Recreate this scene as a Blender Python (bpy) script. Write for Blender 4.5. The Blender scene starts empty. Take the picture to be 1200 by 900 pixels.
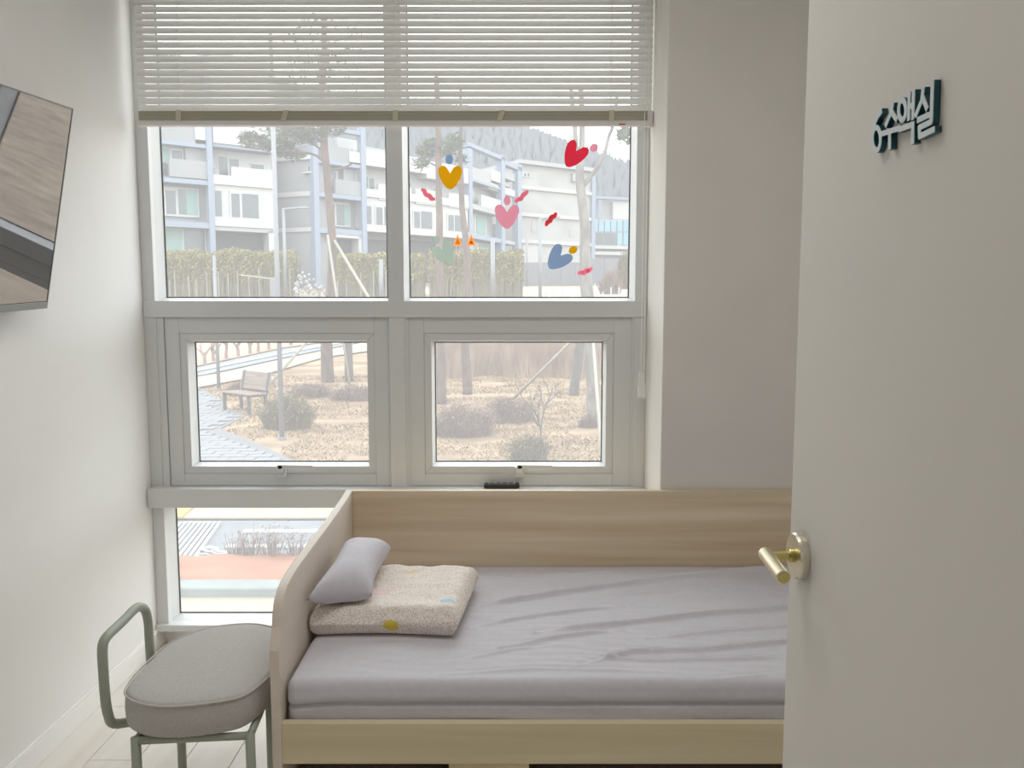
import bpy, bmesh, math, random
from mathutils import Vector, Matrix, noise
random.seed(7)
sc = bpy.context.scene
col = sc.collection

# ------------------------------------------------------------------ camera
FOC = 950.0                                   # focal length in pixels of a 1200 x 900 frame
PITCH = math.atan(95 / FOC)
CAM = Vector((0, 0, 1.4))
cd = bpy.data.cameras.new('camera'); cam = bpy.data.objects.new('camera', cd); col.objects.link(cam)
cam.location = CAM; cam.rotation_euler = (math.pi / 2 - PITCH, 0, 0)
cd.sensor_width = 36; cd.lens = FOC / 1200 * 36; cd.clip_start = .02; cd.clip_end = 2000
sc.camera = cam
# ------------------------------------------------------------------ colour management
sc.view_settings.view_transform = 'Standard'; sc.view_settings.look = 'None'
sc.view_settings.gamma = 1; sc.view_settings.use_curve_mapping = False
sc.view_settings.exposure = 0.0
sc.cycles.max_bounces = 10; sc.cycles.diffuse_bounces = 6; sc.cycles.transparent_max_bounces = 24
sc.cycles.sample_clamp_indirect = 4; sc.cycles.caustics_reflective = False; sc.cycles.caustics_refractive = False
# ------------------------------------------------------------------ sky: bright overcast
SKY = 3.9
wd = bpy.data.worlds.new('sky'); sc.world = wd; wd.use_nodes = True
nt = wd.node_tree; bg = nt.nodes['Background']
tc = nt.nodes.new('ShaderNodeTexCoord'); sp = nt.nodes.new('ShaderNodeSeparateXYZ'); rp = nt.nodes.new('ShaderNodeValToRGB')
nt.links.new(tc.outputs['Generated'], sp.inputs[0]); nt.links.new(sp.outputs['Z'], rp.inputs[0]); nt.links.new(rp.outputs[0], bg.inputs[0])
rp.color_ramp.elements[0].color = (.965, .99, 1, 1); rp.color_ramp.elements[1].color = (.91, .96, 1, 1)
bg.inputs[1].default_value = SKY
# ------------------------------------------------------------------ window portal (guides the sky light through the window)
pl = bpy.data.lights.new('window_portal', 'AREA'); pl.shape = 'RECTANGLE'; pl.size = 1.98; pl.size_y = 2.5
pl.cycles.is_portal = True
po = bpy.data.objects.new('window_portal', pl); col.objects.link(po)
po.location = (-.46, 3.215, 1.3); po.rotation_euler = (math.radians(-90), 0, 0)
# unseen ceiling lamps added as fill, in the room and the corridor behind the camera (their light; the fittings are built below)
ROOM_W, CORR_W = 13, 2.5
def area(name, loc, sx, sy, power, c):
    l = bpy.data.lights.new(name, 'AREA'); l.shape = 'RECTANGLE'; l.size = sx; l.size_y = sy; l.energy = power; l.color = c
    o = bpy.data.objects.new(name, l); col.objects.link(o); o.location = loc; return o
area('room_fill_light', (-.1, 1.45, 2.695), 1.2, .6, ROOM_W, (1, .985, .96))
area('corridor_fill_light', (-.2, -1.0, 2.695), 1.2, .5, CORR_W, (1, .97, .92))

# ------------------------------------------------------------------ pixel -> world helpers
FW = Vector((0, math.cos(PITCH), -math.sin(PITCH))); UP = Vector((0, math.sin(PITCH), math.cos(PITCH)))
def ray(a, b): return Vector((1, 0, 0)) * ((a - 600) / FOC) + FW - UP * ((b - 450) / FOC)
def PX(a, b, v): d = ray(a, b); return CAM + d * (v / d.x)
def PY(a, b, v): d = ray(a, b); return CAM + d * (v / d.y)
def PZ(a, b, v): d = ray(a, b); return CAM + d * ((v - CAM.z) / d.z)
GT = [(3.4, -1.17), (13, -1.17), (18.5, -1.04), (25, -.84), (34, -.2), (50, 1.82), (75, 3.6), (130, 6), (400, 12)]
def G(y):
    if y <= GT[0][0]: return GT[0][1]
    for (a, za), (b, zb) in zip(GT, GT[1:]):
        if y <= b: return za + (zb - za) * (y - a) / (b - a)
    return GT[-1][1]
def GR(a, b):
    d = ray(a, b); lo, hi = 3.4, 200
    y = lo
    while y < hi:
        z = CAM.z + d.z * y / d.y
        if z <= G(y): break
        y += .04
    return Vector((d.x * y / d.y, y, G(y)))
# ------------------------------------------------------------------ materials
ALB = 1.0                                     # overall reflectance of a family of materials
def lin(c): return tuple(ALB * ((v / 255) / 12.92 if v / 255 <= .04045 else ((v / 255 + .055) / 1.055) ** 2.4) for v in c) + (1,)
MATS = {}
def mat(name, c, rough=.6, metal=0, c2=None, scale=(5, 5, 5), lo=.35, hi=.65, detail=4, bump=0, bscale=None, spec=None, noise_type='noise'):
    if name in MATS: return MATS[name]
    m = bpy.data.materials.new(name); m.use_nodes = True; n = m.node_tree; b = n.nodes['Principled BSDF']
    b.inputs['Base Color'].default_value = lin(c); b.inputs['Roughness'].default_value = rough; b.inputs['Metallic'].default_value = metal
    if spec is not None: b.inputs['Specular IOR Level'].default_value = spec
    if c2 or bump:
        t = n.nodes.new('ShaderNodeTexCoord'); mp = n.nodes.new('ShaderNodeMapping'); mp.inputs['Scale'].default_value = scale
        n.links.new(t.outputs['Object'], mp.inputs[0])
        if noise_type == 'voronoi':
            nz = n.nodes.new('ShaderNodeTexVoronoi'); nz.inputs['Scale'].default_value = 1; out = nz.outputs['Distance']
        else:
            nz = n.nodes.new('ShaderNodeTexNoise'); nz.inputs['Scale'].default_value = 1; nz.inputs['Detail'].default_value = detail; out = nz.outputs[0]
        n.links.new(mp.outputs[0], nz.inputs['Vector'])
        if c2:
            r = n.nodes.new('ShaderNodeValToRGB'); r.color_ramp.elements[0].position = lo; r.color_ramp.elements[1].position = hi
            r.color_ramp.elements[0].color = lin(c); r.color_ramp.elements[1].color = lin(c2)
            n.links.new(out, r.inputs[0]); n.links.new(r.outputs[0], b.inputs['Base Color'])
        if bump:
            src = out
            if bscale:
                mp2 = n.nodes.new('ShaderNodeMapping'); mp2.inputs['Scale'].default_value = bscale; n.links.new(t.outputs['Object'], mp2.inputs[0])
                n2 = n.nodes.new('ShaderNodeTexNoise'); n2.inputs['Scale'].default_value = 1; n.links.new(mp2.outputs[0], n2.inputs['Vector']); src = n2.outputs[0]
            bp = n.nodes.new('ShaderNodeBump'); bp.inputs['Strength'].default_value = bump; bp.inputs['Distance'].default_value = .01
            n.links.new(src, bp.inputs['Height']); n.links.new(bp.outputs[0], b.inputs['Normal'])
    MATS[name] = m; return m
M = {}
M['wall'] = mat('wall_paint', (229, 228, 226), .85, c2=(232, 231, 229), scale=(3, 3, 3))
M['wall_shaded'] = mat('wall_paint_shaded', (219, 215, 208), .85, c2=(223, 219, 212), scale=(3, 3, 3))  # same wall paint, with the window wall's shade put into the colour
M['ceil'] = mat('ceiling_paint', (240, 240, 238), .9)
M['base'] = mat('baseboard_white', (236, 234, 231), .5)
M['plank'] = mat('pale_plank', (232, 226, 219), .45, c2=(222, 214, 205), scale=(14, 1.5, 5), bump=.05)
M['joint'] = mat('plank_joint', (208, 201, 192), .8)
M['frame'] = mat('window_pvc', (214, 215, 215), .45)
M['gasket'] = mat('gasket_grey', (96, 98, 100), .6)
M['blind'] = mat('blind_slat', (232, 231, 228), .5)
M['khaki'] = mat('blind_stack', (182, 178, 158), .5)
M['cord'] = mat('blind_cord', (236, 234, 228), .7)
M['rail'] = mat('blind_rail', (222, 218, 216), .45)
M['door'] = mat('door_laminate', (224, 220, 213), .55, c2=(226, 222, 215), scale=(2, 2, 2))
M['brass'] = mat('satin_brass', (226, 214, 170), .3, 1)
M['brassd'] = mat('polished_brass', (218, 204, 136), .22, 1)
M['teal'] = mat('teal_acrylic', (18, 82, 92), .35)
M['tealface'] = mat('pale_acrylic_face', (214, 224, 226), .3)
M['wood'] = mat('birch_laminate', (230, 214, 188), .5, c2=(206, 184, 152), scale=(1.0, 3, 26), lo=.3, hi=.7, detail=6, bump=.03)
M['woodside'] = mat('birch_laminate_side', (228, 218, 206), .5, c2=(220, 208, 194), scale=(3, 1.2, 20), lo=.3, hi=.7, detail=6, bump=.03)
M['woodend'] = mat('birch_edge', (218, 200, 166), .5, c2=(206, 186, 150), scale=(20, 20, 2))
M['woodrail'] = mat('birch_rail', (228, 216, 184), .5, c2=(214, 200, 164), scale=(1.2, 3, 30), lo=.3, hi=.7, detail=6)
M['sheet'] = mat('lilac_sheet', (204, 201, 207), .85, c2=(208, 205, 211), scale=(60, 60, 60), bump=.04)
M['pillow'] = mat('lilac_pillowcase', (206, 202, 210), .85, c2=(210, 206, 213), scale=(40, 40, 40), bump=.06)
M['seat'] = mat('grey_felt', (182, 178, 175), .95, c2=(197, 193, 190), scale=(330, 330, 330), bump=.15)
M['sage'] = mat('sage_metal', (160, 166, 152), .4)
M['tvblack'] = mat('tv_black', (36, 37, 38), .35)
M['tvgrey'] = mat('tv_grey', (140, 143, 142), .35, .3)
M['remote'] = mat('remote_black', (28, 28, 30), .3)
M['button'] = mat('remote_button', (170, 172, 172), .4)
M['lamp'] = mat('fill_lamp_white', (240, 240, 240), .5)
# outdoors
ALB = .40
M['lawn'] = mat('dry_lawn', (216, 186, 148), .95, c2=(158, 126, 94), scale=(.8, 1.6, 1), lo=.36, hi=.66, detail=14)
M['asph'] = mat('asphalt', (162, 166, 172), .9, c2=(150, 154, 160), scale=(4, 4, 4))
M['paint'] = mat('road_paint', (226, 228, 230), .8)
M['pave'] = mat('cream_paving', (222, 206, 184), .9, c2=(208, 190, 166), scale=(1.5, 1.5, 1.5))
M['mat'] = mat('jute_mat', (218, 156, 124), .95, c2=(192, 126, 94), scale=(1.2, 2.5, 2), lo=.3, hi=.7)
M['kerb'] = mat('kerb_stone', (176, 186, 184), .9, c2=(160, 168, 164), scale=(6, 6, 6))
M['tactile'] = mat('yellow_tactile', (240, 200, 110), .8)
M['slab'] = mat('path_slab', (178, 178, 182), .9, c2=(150, 150, 156), scale=(3, 3, 3))
M['slab2'] = mat('path_joint', (150, 150, 152), .9)
M['lightroad'] = mat('pale_road', (178, 184, 190), .9, c2=(166, 172, 180), scale=(1, 1, 1))
M['orange'] = mat('bare_soil', (214, 178, 150), .95, c2=(232, 204, 178), scale=(.8, .8, .8))
M['bark'] = mat('pine_bark', (150, 124, 112), .95, c2=(112, 96, 88), scale=(8, 8, 3), bump=.5)
M['barkg'] = mat('grey_bark', (132, 128, 122), .95, c2=(104, 100, 96), scale=(8, 8, 3), bump=.5)
M['barkp'] = mat('pale_bark', (176, 170, 162), .95, c2=(140, 134, 126), scale=(8, 8, 3), bump=.4)
M['needle'] = mat('pine_needles', (104, 122, 92), .9, c2=(128, 138, 104), scale=(2, 2, 2))
M['twig'] = mat('brown_twigs', (168, 140, 126), .95, c2=(190, 162, 146), scale=(3, 3, 3))
M['twigp'] = mat('mauve_twigs', (186, 158, 146), .95, c2=(208, 180, 164), scale=(3, 3, 3))
M['twigg'] = mat('olive_twigs', (166, 158, 118), .95, c2=(190, 168, 136), scale=(2, 2, 2))
M['reed'] = mat('dry_reeds', (222, 192, 168), .95, c2=(190, 158, 138), scale=(2, .6, .6), lo=.4, hi=.6)
M['bamboo'] = mat('bamboo_leaf', (214, 200, 122), .9, c2=(190, 184, 122), scale=(.8, .8, .8))
M['cane'] = mat('bamboo_cane', (186, 172, 134), .9, c2=(160, 150, 122), scale=(1, 1, 1))
M['picket'] = mat('picket_grey', (200, 196, 186), .8)
M['pole'] = mat('galvanised_pole', (176, 180, 186), .5, .2)
M['stake'] = mat('timber_stake', (206, 196, 180), .8)
M['bldw'] = mat('white_render', (240, 240, 238), .85)
M['bldg'] = mat('grey_render', (194, 197, 200), .9, c2=(180, 183, 187), scale=(.5, .5, .5))
M['bldgw'] = mat('pale_render', (214, 216, 218), .9)
M['blue'] = mat('blue_grey_steel', (178, 192, 214), .7)
M['glassd'] = mat('dark_window', (112, 124, 128), .25)
M['aqua'] = mat('aqua_curtain', (170, 208, 200), .8)
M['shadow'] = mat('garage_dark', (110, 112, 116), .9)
M['stone'] = mat('pale_stone', (224, 224, 220), .9, c2=(200, 200, 198), scale=(.4, .4, .5), lo=.4, hi=.7)
M['curtainwall'] = mat('blue_glass', (140, 204, 232), .2, c2=(170, 220, 240), scale=(.2, .2, .2))
M['hill'] = mat('hazed_leafless_hillside', (186, 190, 196), 1, c2=(166, 172, 178), scale=(.03, .03, .05), lo=.3, hi=.7, detail=8)  # distance haze put into the colour: hillside paled to blue grey
M['hilltree'] = mat('hazed_hill_trees', (168, 174, 180), 1)  # same haze tint put into the tree colour
M['rock'] = mat('white_rock', (232, 232, 232), .9, c2=(190, 190, 190), scale=(1, 1, 1))
M['greywall'] = mat('grey_hoarding', (164, 166, 172), .9, c2=(152, 154, 160), scale=(.2, .2, .2))
M['benchw'] = mat('bench_slat', (182, 160, 146), .8, c2=(164, 142, 130), scale=(2, 20, 20))
M['benchm'] = mat('bench_iron', (96, 96, 98), .6)
ALB = 1.0
def sticker(nm, c):
    k = 'sticker_' + nm
    if k in MATS: return MATS[k]
    m = bpy.data.materials.new(k); m.use_nodes = True; n = m.node_tree; b = n.nodes['Principled BSDF']; b.inputs['Base Color'].default_value = lin(c); b.inputs['Roughness'].default_value = .6
    o = n.nodes['Material Output']; mx = n.nodes.new('ShaderNodeMixShader'); tl = n.nodes.new('ShaderNodeBsdfTranslucent'); tl.inputs[0].default_value = lin(c); mx.inputs[0].default_value = .75
    n.links.new(b.outputs[0], mx.inputs[1]); n.links.new(tl.outputs[0], mx.inputs[2]); n.links.new(mx.outputs[0], o.inputs[0]); MATS[k] = m; return m
def pane_material():
    m = bpy.data.materials.new('veiled_glass'); m.use_nodes = True; n = m.node_tree; n.nodes.clear()
    o = n.nodes.new('ShaderNodeOutputMaterial'); mx = n.nodes.new('ShaderNodeMixShader'); tr = n.nodes.new('ShaderNodeBsdfTransparent'); tl = n.nodes.new('ShaderNodeBsdfTranslucent')
    tr.inputs[0].default_value = (.97, .985, .98, 1); tl.inputs[0].default_value = (.98, .98, 1, 1); mx.inputs[0].default_value = .105  # translucent share puts veiling glare over the view into the glass itself
    n.links.new(tr.outputs[0], mx.inputs[1]); n.links.new(tl.outputs[0], mx.inputs[2]); n.links.new(mx.outputs[0], o.inputs[0]); return m
M['pane'] = pane_material()
def screen_material():
    m = bpy.data.materials.new('tv_glass'); m.use_nodes = True; b = m.node_tree.nodes['Principled BSDF']
    b.inputs['Base Color'].default_value = (.30, .30, .31, 1); b.inputs['Metallic'].default_value = 1; b.inputs['Roughness'].default_value = .03
    return m
M['screen'] = screen_material()
def clear_material():
    m = bpy.data.materials.new('clear_plastic'); m.use_nodes = True; n = m.node_tree; n.nodes.clear()
    o = n.nodes.new('ShaderNodeOutputMaterial'); mx = n.nodes.new('ShaderNodeMixShader'); tr = n.nodes.new('ShaderNodeBsdfTransparent'); p = n.nodes.new('ShaderNodeBsdfPrincipled')
    p.inputs['Base Color'].default_value = (.85, .85, .84, 1); p.inputs['Roughness'].default_value = .15; mx.inputs[0].default_value = .6
    n.links.new(tr.outputs[0], mx.inputs[1]); n.links.new(p.outputs[0], mx.inputs[2]); n.links.new(mx.outputs[0], o.inputs[0]); return m
M['clear'] = clear_material()

# ------------------------------------------------------------------ object helpers
ORG = {}
def tag(o, label, cat, group=None, kind=None):
    if label: o['label'] = label
    if cat: o['category'] = cat
    if group: o['group'] = group
    if kind: o['kind'] = kind
    return o
def thing(name, loc, label=None, cat=None, group=None, kind=None):
    o = bpy.data.objects.new(name, None); o.empty_display_size = .1; col.objects.link(o); o.location = loc
    ORG[o.name] = Vector(loc); return tag(o, label, cat, group, kind)
class MB:
    def __init__(s): s.v = []; s.f = []
    def add(s, v, f):
        k = len(s.v); s.v += [Vector(q) for q in v]; s.f += [tuple(i + k for i in q) for q in f]; return s
    def box(s, a, b):
        (x0, y0, z0), (x1, y1, z1) = a, b
        x0, x1 = sorted((x0, x1)); y0, y1 = sorted((y0, y1)); z0, z1 = sorted((z0, z1))
        return s.add([(x0, y0, z0), (x1, y0, z0), (x1, y1, z0), (x0, y1, z0), (x0, y0, z1), (x1, y0, z1), (x1, y1, z1), (x0, y1, z1)],
                     [(3, 2, 1, 0), (4, 5, 6, 7), (0, 1, 5, 4), (1, 2, 6, 5), (2, 3, 7, 6), (3, 0, 4, 7)])
    def prism(s, poly, d):                       # poly: list of 3-D points, d: extrusion vector
        n = len(poly); d = Vector(d); v = [Vector(q) for q in poly] + [Vector(q) + d for q in poly]
        return s.add(v, [tuple(range(n - 1, -1, -1)), tuple(range(n, 2 * n))] + [(i, (i + 1) % n, n + (i + 1) % n, n + i) for i in range(n)])
    def tube(s, pts, r, seg=8, cap=True):
        pts = [Vector(q) for q in pts]; n = len(pts); rs = r if isinstance(r, (list, tuple)) else [r] * n
        k0 = len(s.v); prev = None
        for i, q in enumerate(pts):
            t = (pts[min(i + 1, n - 1)] - pts[max(i - 1, 0)]).normalized()
            if prev is None:
                a = t.cross(Vector((0, 0, 1)));  a = a if a.length > .05 else t.cross(Vector((1, 0, 0)))
            else: a = prev - t * prev.dot(t)
            a.normalize(); prev = a; b = t.cross(a)
            for j in range(seg):
                w = 2 * math.pi * j / seg; s.v.append(q + (a * math.cos(w) + b * math.sin(w)) * rs[i])
        for i in range(n - 1):
            for j in range(seg):
                s.f.append((k0 + i * seg + j, k0 + i * seg + (j + 1) % seg, k0 + (i + 1) * seg + (j + 1) % seg, k0 + (i + 1) * seg + j))
        if cap: s.f.append(tuple(k0 + j for j in range(seg - 1, -1, -1))); s.f.append(tuple(k0 + (n - 1) * seg + j for j in range(seg)))
        return s
    def build(s, name, m, parent=None, bevel=0, smooth=False, origin=None, segs=2):
        if parent is not None: org = ORG[parent.name]
        elif origin is not None: org = Vector(origin)
        else:
            xs = [q.x for q in s.v]; ys = [q.y for q in s.v]; zs = [q.z for q in s.v]
            org = Vector(((min(xs) + max(xs)) / 2, (min(ys) + max(ys)) / 2, min(zs)))
        me = bpy.data.meshes.new(name); me.from_pydata([q - org for q in s.v], [], s.f); me.materials.append(m); me.update()
        bm = bmesh.new(); bm.from_mesh(me); bmesh.ops.recalc_face_normals(bm, faces=bm.faces); bm.to_mesh(me); bm.free()
        o = bpy.data.objects.new(name, me); col.objects.link(o)
        if parent is not None: o.parent = parent
        else: o.location = org
        ORG[o.name] = org
        if smooth:
            for q in me.polygons: q.use_smooth = True
        if bevel:
            md = o.modifiers.new('bevel', 'BEVEL'); md.width = bevel; md.segments = segs; md.limit_method = 'ANGLE'
        return o
def box(name, a, b, m, parent=None, bevel=0): return MB().box(a, b).build(name, m, parent, bevel)
def struct(o): o['kind'] = 'structure'; return o
def smooth_path(pts, n=6, closed=False):
    P = [Vector(q) for q in pts]; out = []; L = len(P)
    rng = range(L) if closed else range(L - 1)
    for i in rng:
        p0 = P[(i - 1) % L] if closed or i > 0 else P[i]; p1 = P[i]; p2 = P[(i + 1) % L]; p3 = P[(i + 2) % L] if closed or i + 2 < L else P[i + 1]
        for k in range(n):
            t = k / n
            out.append(.5 * ((2 * p1) + (p2 - p0) * t + (2 * p0 - 5 * p1 + 4 * p2 - p3) * t * t + (3 * p1 - p0 - 3 * p2 + p3) * t ** 3))
    if not closed: out.append(P[-1])
    return out
def round_box(sx, sy, sz, r, n=(12, 12, 6)):
    """rounded box centred on the origin; returns verts, faces"""
    bm = bmesh.new(); idx = {}
    def vert(i, j, k):
        if (i, j, k) in idx: return idx[i, j, k]
        q = Vector(((i / n[0] - .5) * sx, (j / n[1] - .5) * sy, (k / n[2] - .5) * sz))
        c = Vector((max(-sx / 2 + r, min(sx / 2 - r, q.x)), max(-sy / 2 + r, min(sy / 2 - r, q.y)), max(-sz / 2 + r, min(sz / 2 - r, q.z))))
        d = q - c
        if d.length > 1e-9: q = c + d.normalized() * r
        idx[i, j, k] = bm.verts.new(q); return idx[i, j, k]
    for k in (0, n[2]):
        for i in range(n[0]):
            for j in range(n[1]): bm.faces.new([vert(i, j, k), vert(i + 1, j, k), vert(i + 1, j + 1, k), vert(i, j + 1, k)])
    for j in (0, n[1]):
        for i in range(n[0]):
            for k in range(n[2]): bm.faces.new([vert(i, j, k), vert(i + 1, j, k), vert(i + 1, j, k + 1), vert(i, j, k + 1)])
    for i in (0, n[0]):
        for j in range(n[1]):
            for k in range(n[2]): bm.faces.new([vert(i, j, k), vert(i, j + 1, k), vert(i, j + 1, k + 1), vert(i, j, k + 1)])
    bm.verts.index_update(); v = [q.co.copy() for q in bm.verts]; f = [tuple(q.index for q in fc.verts) for fc in bm.faces]; bm.free(); return v, f

# ================================================================== THE ROOM
XL, XR, XJ = -1.45, 1.5, .53            # left wall, right wall, window reveal
YW, YF, YG = 2.85, 3.20, 3.29           # wall face right of the window, frame face, glass
ZC = 2.75
fl = struct(box('floor', (XL, -2, -.12), (XR, 3.302, -.012), M['joint']))
pm = None; w = .148; L = .9
for i in range(int((XR - XL) / w) + 1):
    x = XL + i * w; off = (i * .37) % 1 * L
    y = -off
    while y < 3.25:
        y0, y1 = max(y, 0), min(y + L, 3.25)
        if y1 - y0 > .05: box('plank', (x + .0012, y0 + .0012, -.012), (min(x + w, XR) - .0012, y1 - .0012, 0), M['plank'], fl)
        y += L
struct(box('wall_left', (XL - .2, -2, -.012), (XL, 3.302, ZC), M['wall']))
struct(box('wall_right', (XR, -2, -.012), (XR + .2, 3.302, ZC), M['wall']))
struct(box('ceiling', (XL - .2, -2, ZC), (XR + .2, 3.302, ZC + .2), M['ceil']))
wb = thing('wall_back', (1, YW, 0), kind='structure')
box('wall_panel', (XJ, YW, -.012), (XR, 3.302, ZC), M['wall_shaded'], wb, .004)
box('sill_wall', (XL, 3.25, -.012), (XJ, 3.302, .0675), M['wall'], wb)
wf = thing('wall_front', (0, 0, 0), kind='structure')
box('wall_panel', (XL, -.12, -.012), (-.54, 0, ZC), M['wall'], wf); box('wall_panel', (.43, -.12, -.012), (XR, 0, ZC), M['wall'], wf)
box('wall_panel', (-.54, -.12, 2.14), (.43, 0, ZC), M['wall'], wf)
struct(box('wall_corridor', (XL, -2, -.012), (XR, -1.9, ZC), M['wall']))
bl = struct(MB().box((XL, 0, 0), (XL + .012, 3.25, .074)).box((XL, 0, .074), (XL + .009, 3.25, .08)).build('baseboard_left', M['base'], None, .002))
struct(box('baseboard_back', (XL + .012, 3.238, 0), (XJ, 3.25, .062), M['base']))
for nm, y, sx, sy in (('room_fill_lamp', 1.45, 1.2, .6), ('corridor_fill_lamp', -1.0, 1.2, .5)):
    t = thing(nm, (-.1, y, 2.7), 'unseen white ceiling lamp added over the bed as fill light' if y > 0 else 'unseen white ceiling lamp added in the corridor as fill light', 'lamp')
    box('housing', (-.1 - sx / 2 - .03, y - sy / 2 - .03, 2.7), (-.1 + sx / 2 + .03, y + sy / 2 + .03, ZC), M['lamp'], t, .01)  # fittings of the added fill lamps, out of view

# ------------------------------------------------------------------ window (one joined unit, 3 rows x 2 columns)
win = thing('window_1', (-.46, YF, 0), kind='structure')
YB = 3.302
def fx(px, py=260): return PY(px, py, YF).x
def fz(py, px=330): return PY(px, py, YF).z
zT0, zT1 = fz(372), fz(352.5)            # upper transom
zS0, zS1 = PY(330, 595.5, YF - .045).z, PY(330, 573.2, YF - .045).z             # lower transom
zB = .068; zSill = PY(260, 733, YF - .02).z
zTop = 2.66
xa = fx(181, 345); xm0, xm1 = fx(455, 345), fx(473.5, 345); xe = fx(744, 345)
box('jamb', (XL, YF, zB), (xa, YB, zTop), M['frame'], win, .002)
box('jamb', (xe, YF, zB), (XJ, YB, zTop), M['frame'], win, .002)
box('head', (XL, YF, zTop), (XJ, YB, ZC), M['frame'], win, .002)
box('mullion', (xm0, YF, zB), (xm1, YB, zTop), M['frame'], win, .002)
box('transom', (XL + .001, YF - .006, zT0), (XJ - .001, YB, zT1), M['frame'], win, .003)
box('transom', (XL + .001, YF - .045, zS0), (XJ - .001, YB, zS1), M['frame'], win, .004)
box('bottom_rail', (XL + .001, YF - .02, zB), (XJ - .001, YB, zSill), M['frame'], win, .003)
def ring(name, x0, x1, z0, z1, wd_, y0, y1, m, parent, bevel=.002):
    b = MB()
    o = [(x0, z0), (x1, z0), (x1, z1), (x0, z1)]; i = [(x0 + wd_, z0 + wd_), (x1 - wd_, z0 + wd_), (x1 - wd_, z1 - wd_), (x0 + wd_, z1 - wd_)]
    for k in range(4):
        l = (k + 1) % 4
        b.prism([(o[k][0], y0, o[k][1]), (o[l][0], y0, o[l][1]), (i[l][0], y0, i[l][1]), (i[k][0], y0, i[k][1])], (0, y1 - y0, 0))
    return b.build(name, m, parent, bevel)
def slope_ring(name, x0, x1, z0, z1, a, y0, y1, m, parent):
    """glazing bead whose inner face slopes from (edge, y0) to (edge - a, y1)"""
    o = [(x0, z0), (x1, z0), (x1, z1), (x0, z1)]; i = [(x0 + a, z0 + a), (x1 - a, z0 + a), (x1 - a, z1 - a), (x0 + a, z1 - a)]
    b = MB()
    for k in range(4):
        l = (k + 1) % 4
        b.add([(o[k][0], y0, o[k][1]), (o[l][0], y0, o[l][1]), (i[l][0], y1, i[l][1]), (i[k][0], y1, i[k][1]), (o[k][0], y1, o[k][1]), (o[l][0], y1, o[l][1])],
              [(0, 1, 2, 3), (3, 2, 5, 4), (0, 4, 5, 1), (0, 3, 4), (1, 5, 2)])
    return b.build(name, m, parent)
def glazing(x0, x1, z0, z1, parent, yb0, yg, a=.012):
    slope_ring('glazing_bead', x0, x1, z0, z1, a, yb0, yg - .006, M['frame'], parent)
    ring('gasket', x0 + a * .7, x1 - a * .7, z0 + a * .7, z1 - a * .7, .008, yg - .006, yg - .001, M['gasket'], parent, 0)
    return MB().box((x0, yg, z0), (x1, yg + .006, z1)).build('pane', M['pane'], parent)
for (x0, x1) in ((xa, xm0), (xm1, xe)):
    glazing(x0, x1, zT1, zTop, win, YF + .03, YG)
    glazing(x0, x1, zSill, zS0, win, YF + .03, YG)
for (p, q) in ((xa, fx(190.5, 380)), (fx(458.5, 380), xm0), (xm1, fx(478, 380)), (fx(740.5, 380), xe)):
    box('jamb_rebate', (min(p, q), YF + .006, zS1), (max(p, q), YB, zT0), M['frame'], win)
sash_px = (((191, 459), (225, 432.5)), ((477.5, 741), (507, 709)))
for (a, b), (g0, g1) in sash_px:
    x0, x1 = fx(a, 380), fx(b, 380); z0, z1 = zS1 + .001, zT0 - .0005
    s = None
    ys = YF + .012
    gx0 = PY(g0, 470, ys + .03).x; gx1 = PY(g1, 470, ys + .03).x; gz0 = PY(330, 545, ys + .03).z; gz1 = PY(330, 399, ys + .03).z
    b_ = MB()
    for (p, q, r_, t_) in ((x0, gx0 - .03, z0, z1), (gx1 + .03, x1, z0, z1), (gx0 - .03, gx1 + .03, z0, gz0 - .03), (gx0 - .03, gx1 + .03, gz1 + .03, z1)):
        b_.box((p, ys, r_), (q, YB - .01, t_))
    s = b_.build('sash', M['frame'], win, .002)
    ring('inner_frame', gx0 - .03, gx1 + .03, gz0 - .03, gz1 + .03, .03, ys + .004, ys + .07, M['frame'], s, .0025)
    slope_ring('glazing_bead', gx0, gx1, gz0, gz1, .007, ys + .03, ys + .066, M['frame'], s)
    ring('gasket', gx0 + .005, gx1 - .005, gz0 + .005, gz1 - .005, .006, ys + .066, ys + .07, M['gasket'], s, 0)
    MB().box((gx0, ys + .071, gz0), (gx1, ys + .077, gz1)).build('pane', M['pane'], s)
    hx = PY(331 if a < 300 else 609, 549, ys).x; hz = PY(330, 551, ys).z
    hd = MB().box((hx - .018, ys - .022, hz - .026), (hx + .018, ys + .004, hz + .016))
    hd.add([(hx - .01, ys - .036, hz + .01), (hx + .13, ys - .036, hz + .016), (hx + .13, ys - .024, hz + .016), (hx - .01, ys - .024, hz + .01),
            (hx - .01, ys - .036, hz + .028), (hx + .13, ys - .036, hz + .026), (hx + .13, ys - .024, hz + .026), (hx - .01, ys - .024, hz + .028)],
           [(3, 2, 1, 0), (4, 5, 6, 7), (0, 1, 5, 4), (1, 2, 6, 5), (2, 3, 7, 6), (3, 0, 4, 7)])
    hd.box((hx - .012, ys - .036, hz - .004), (hx + .012, ys - .018, hz + .028))
    hd.build('handle', M['frame'], s, .003)

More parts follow.
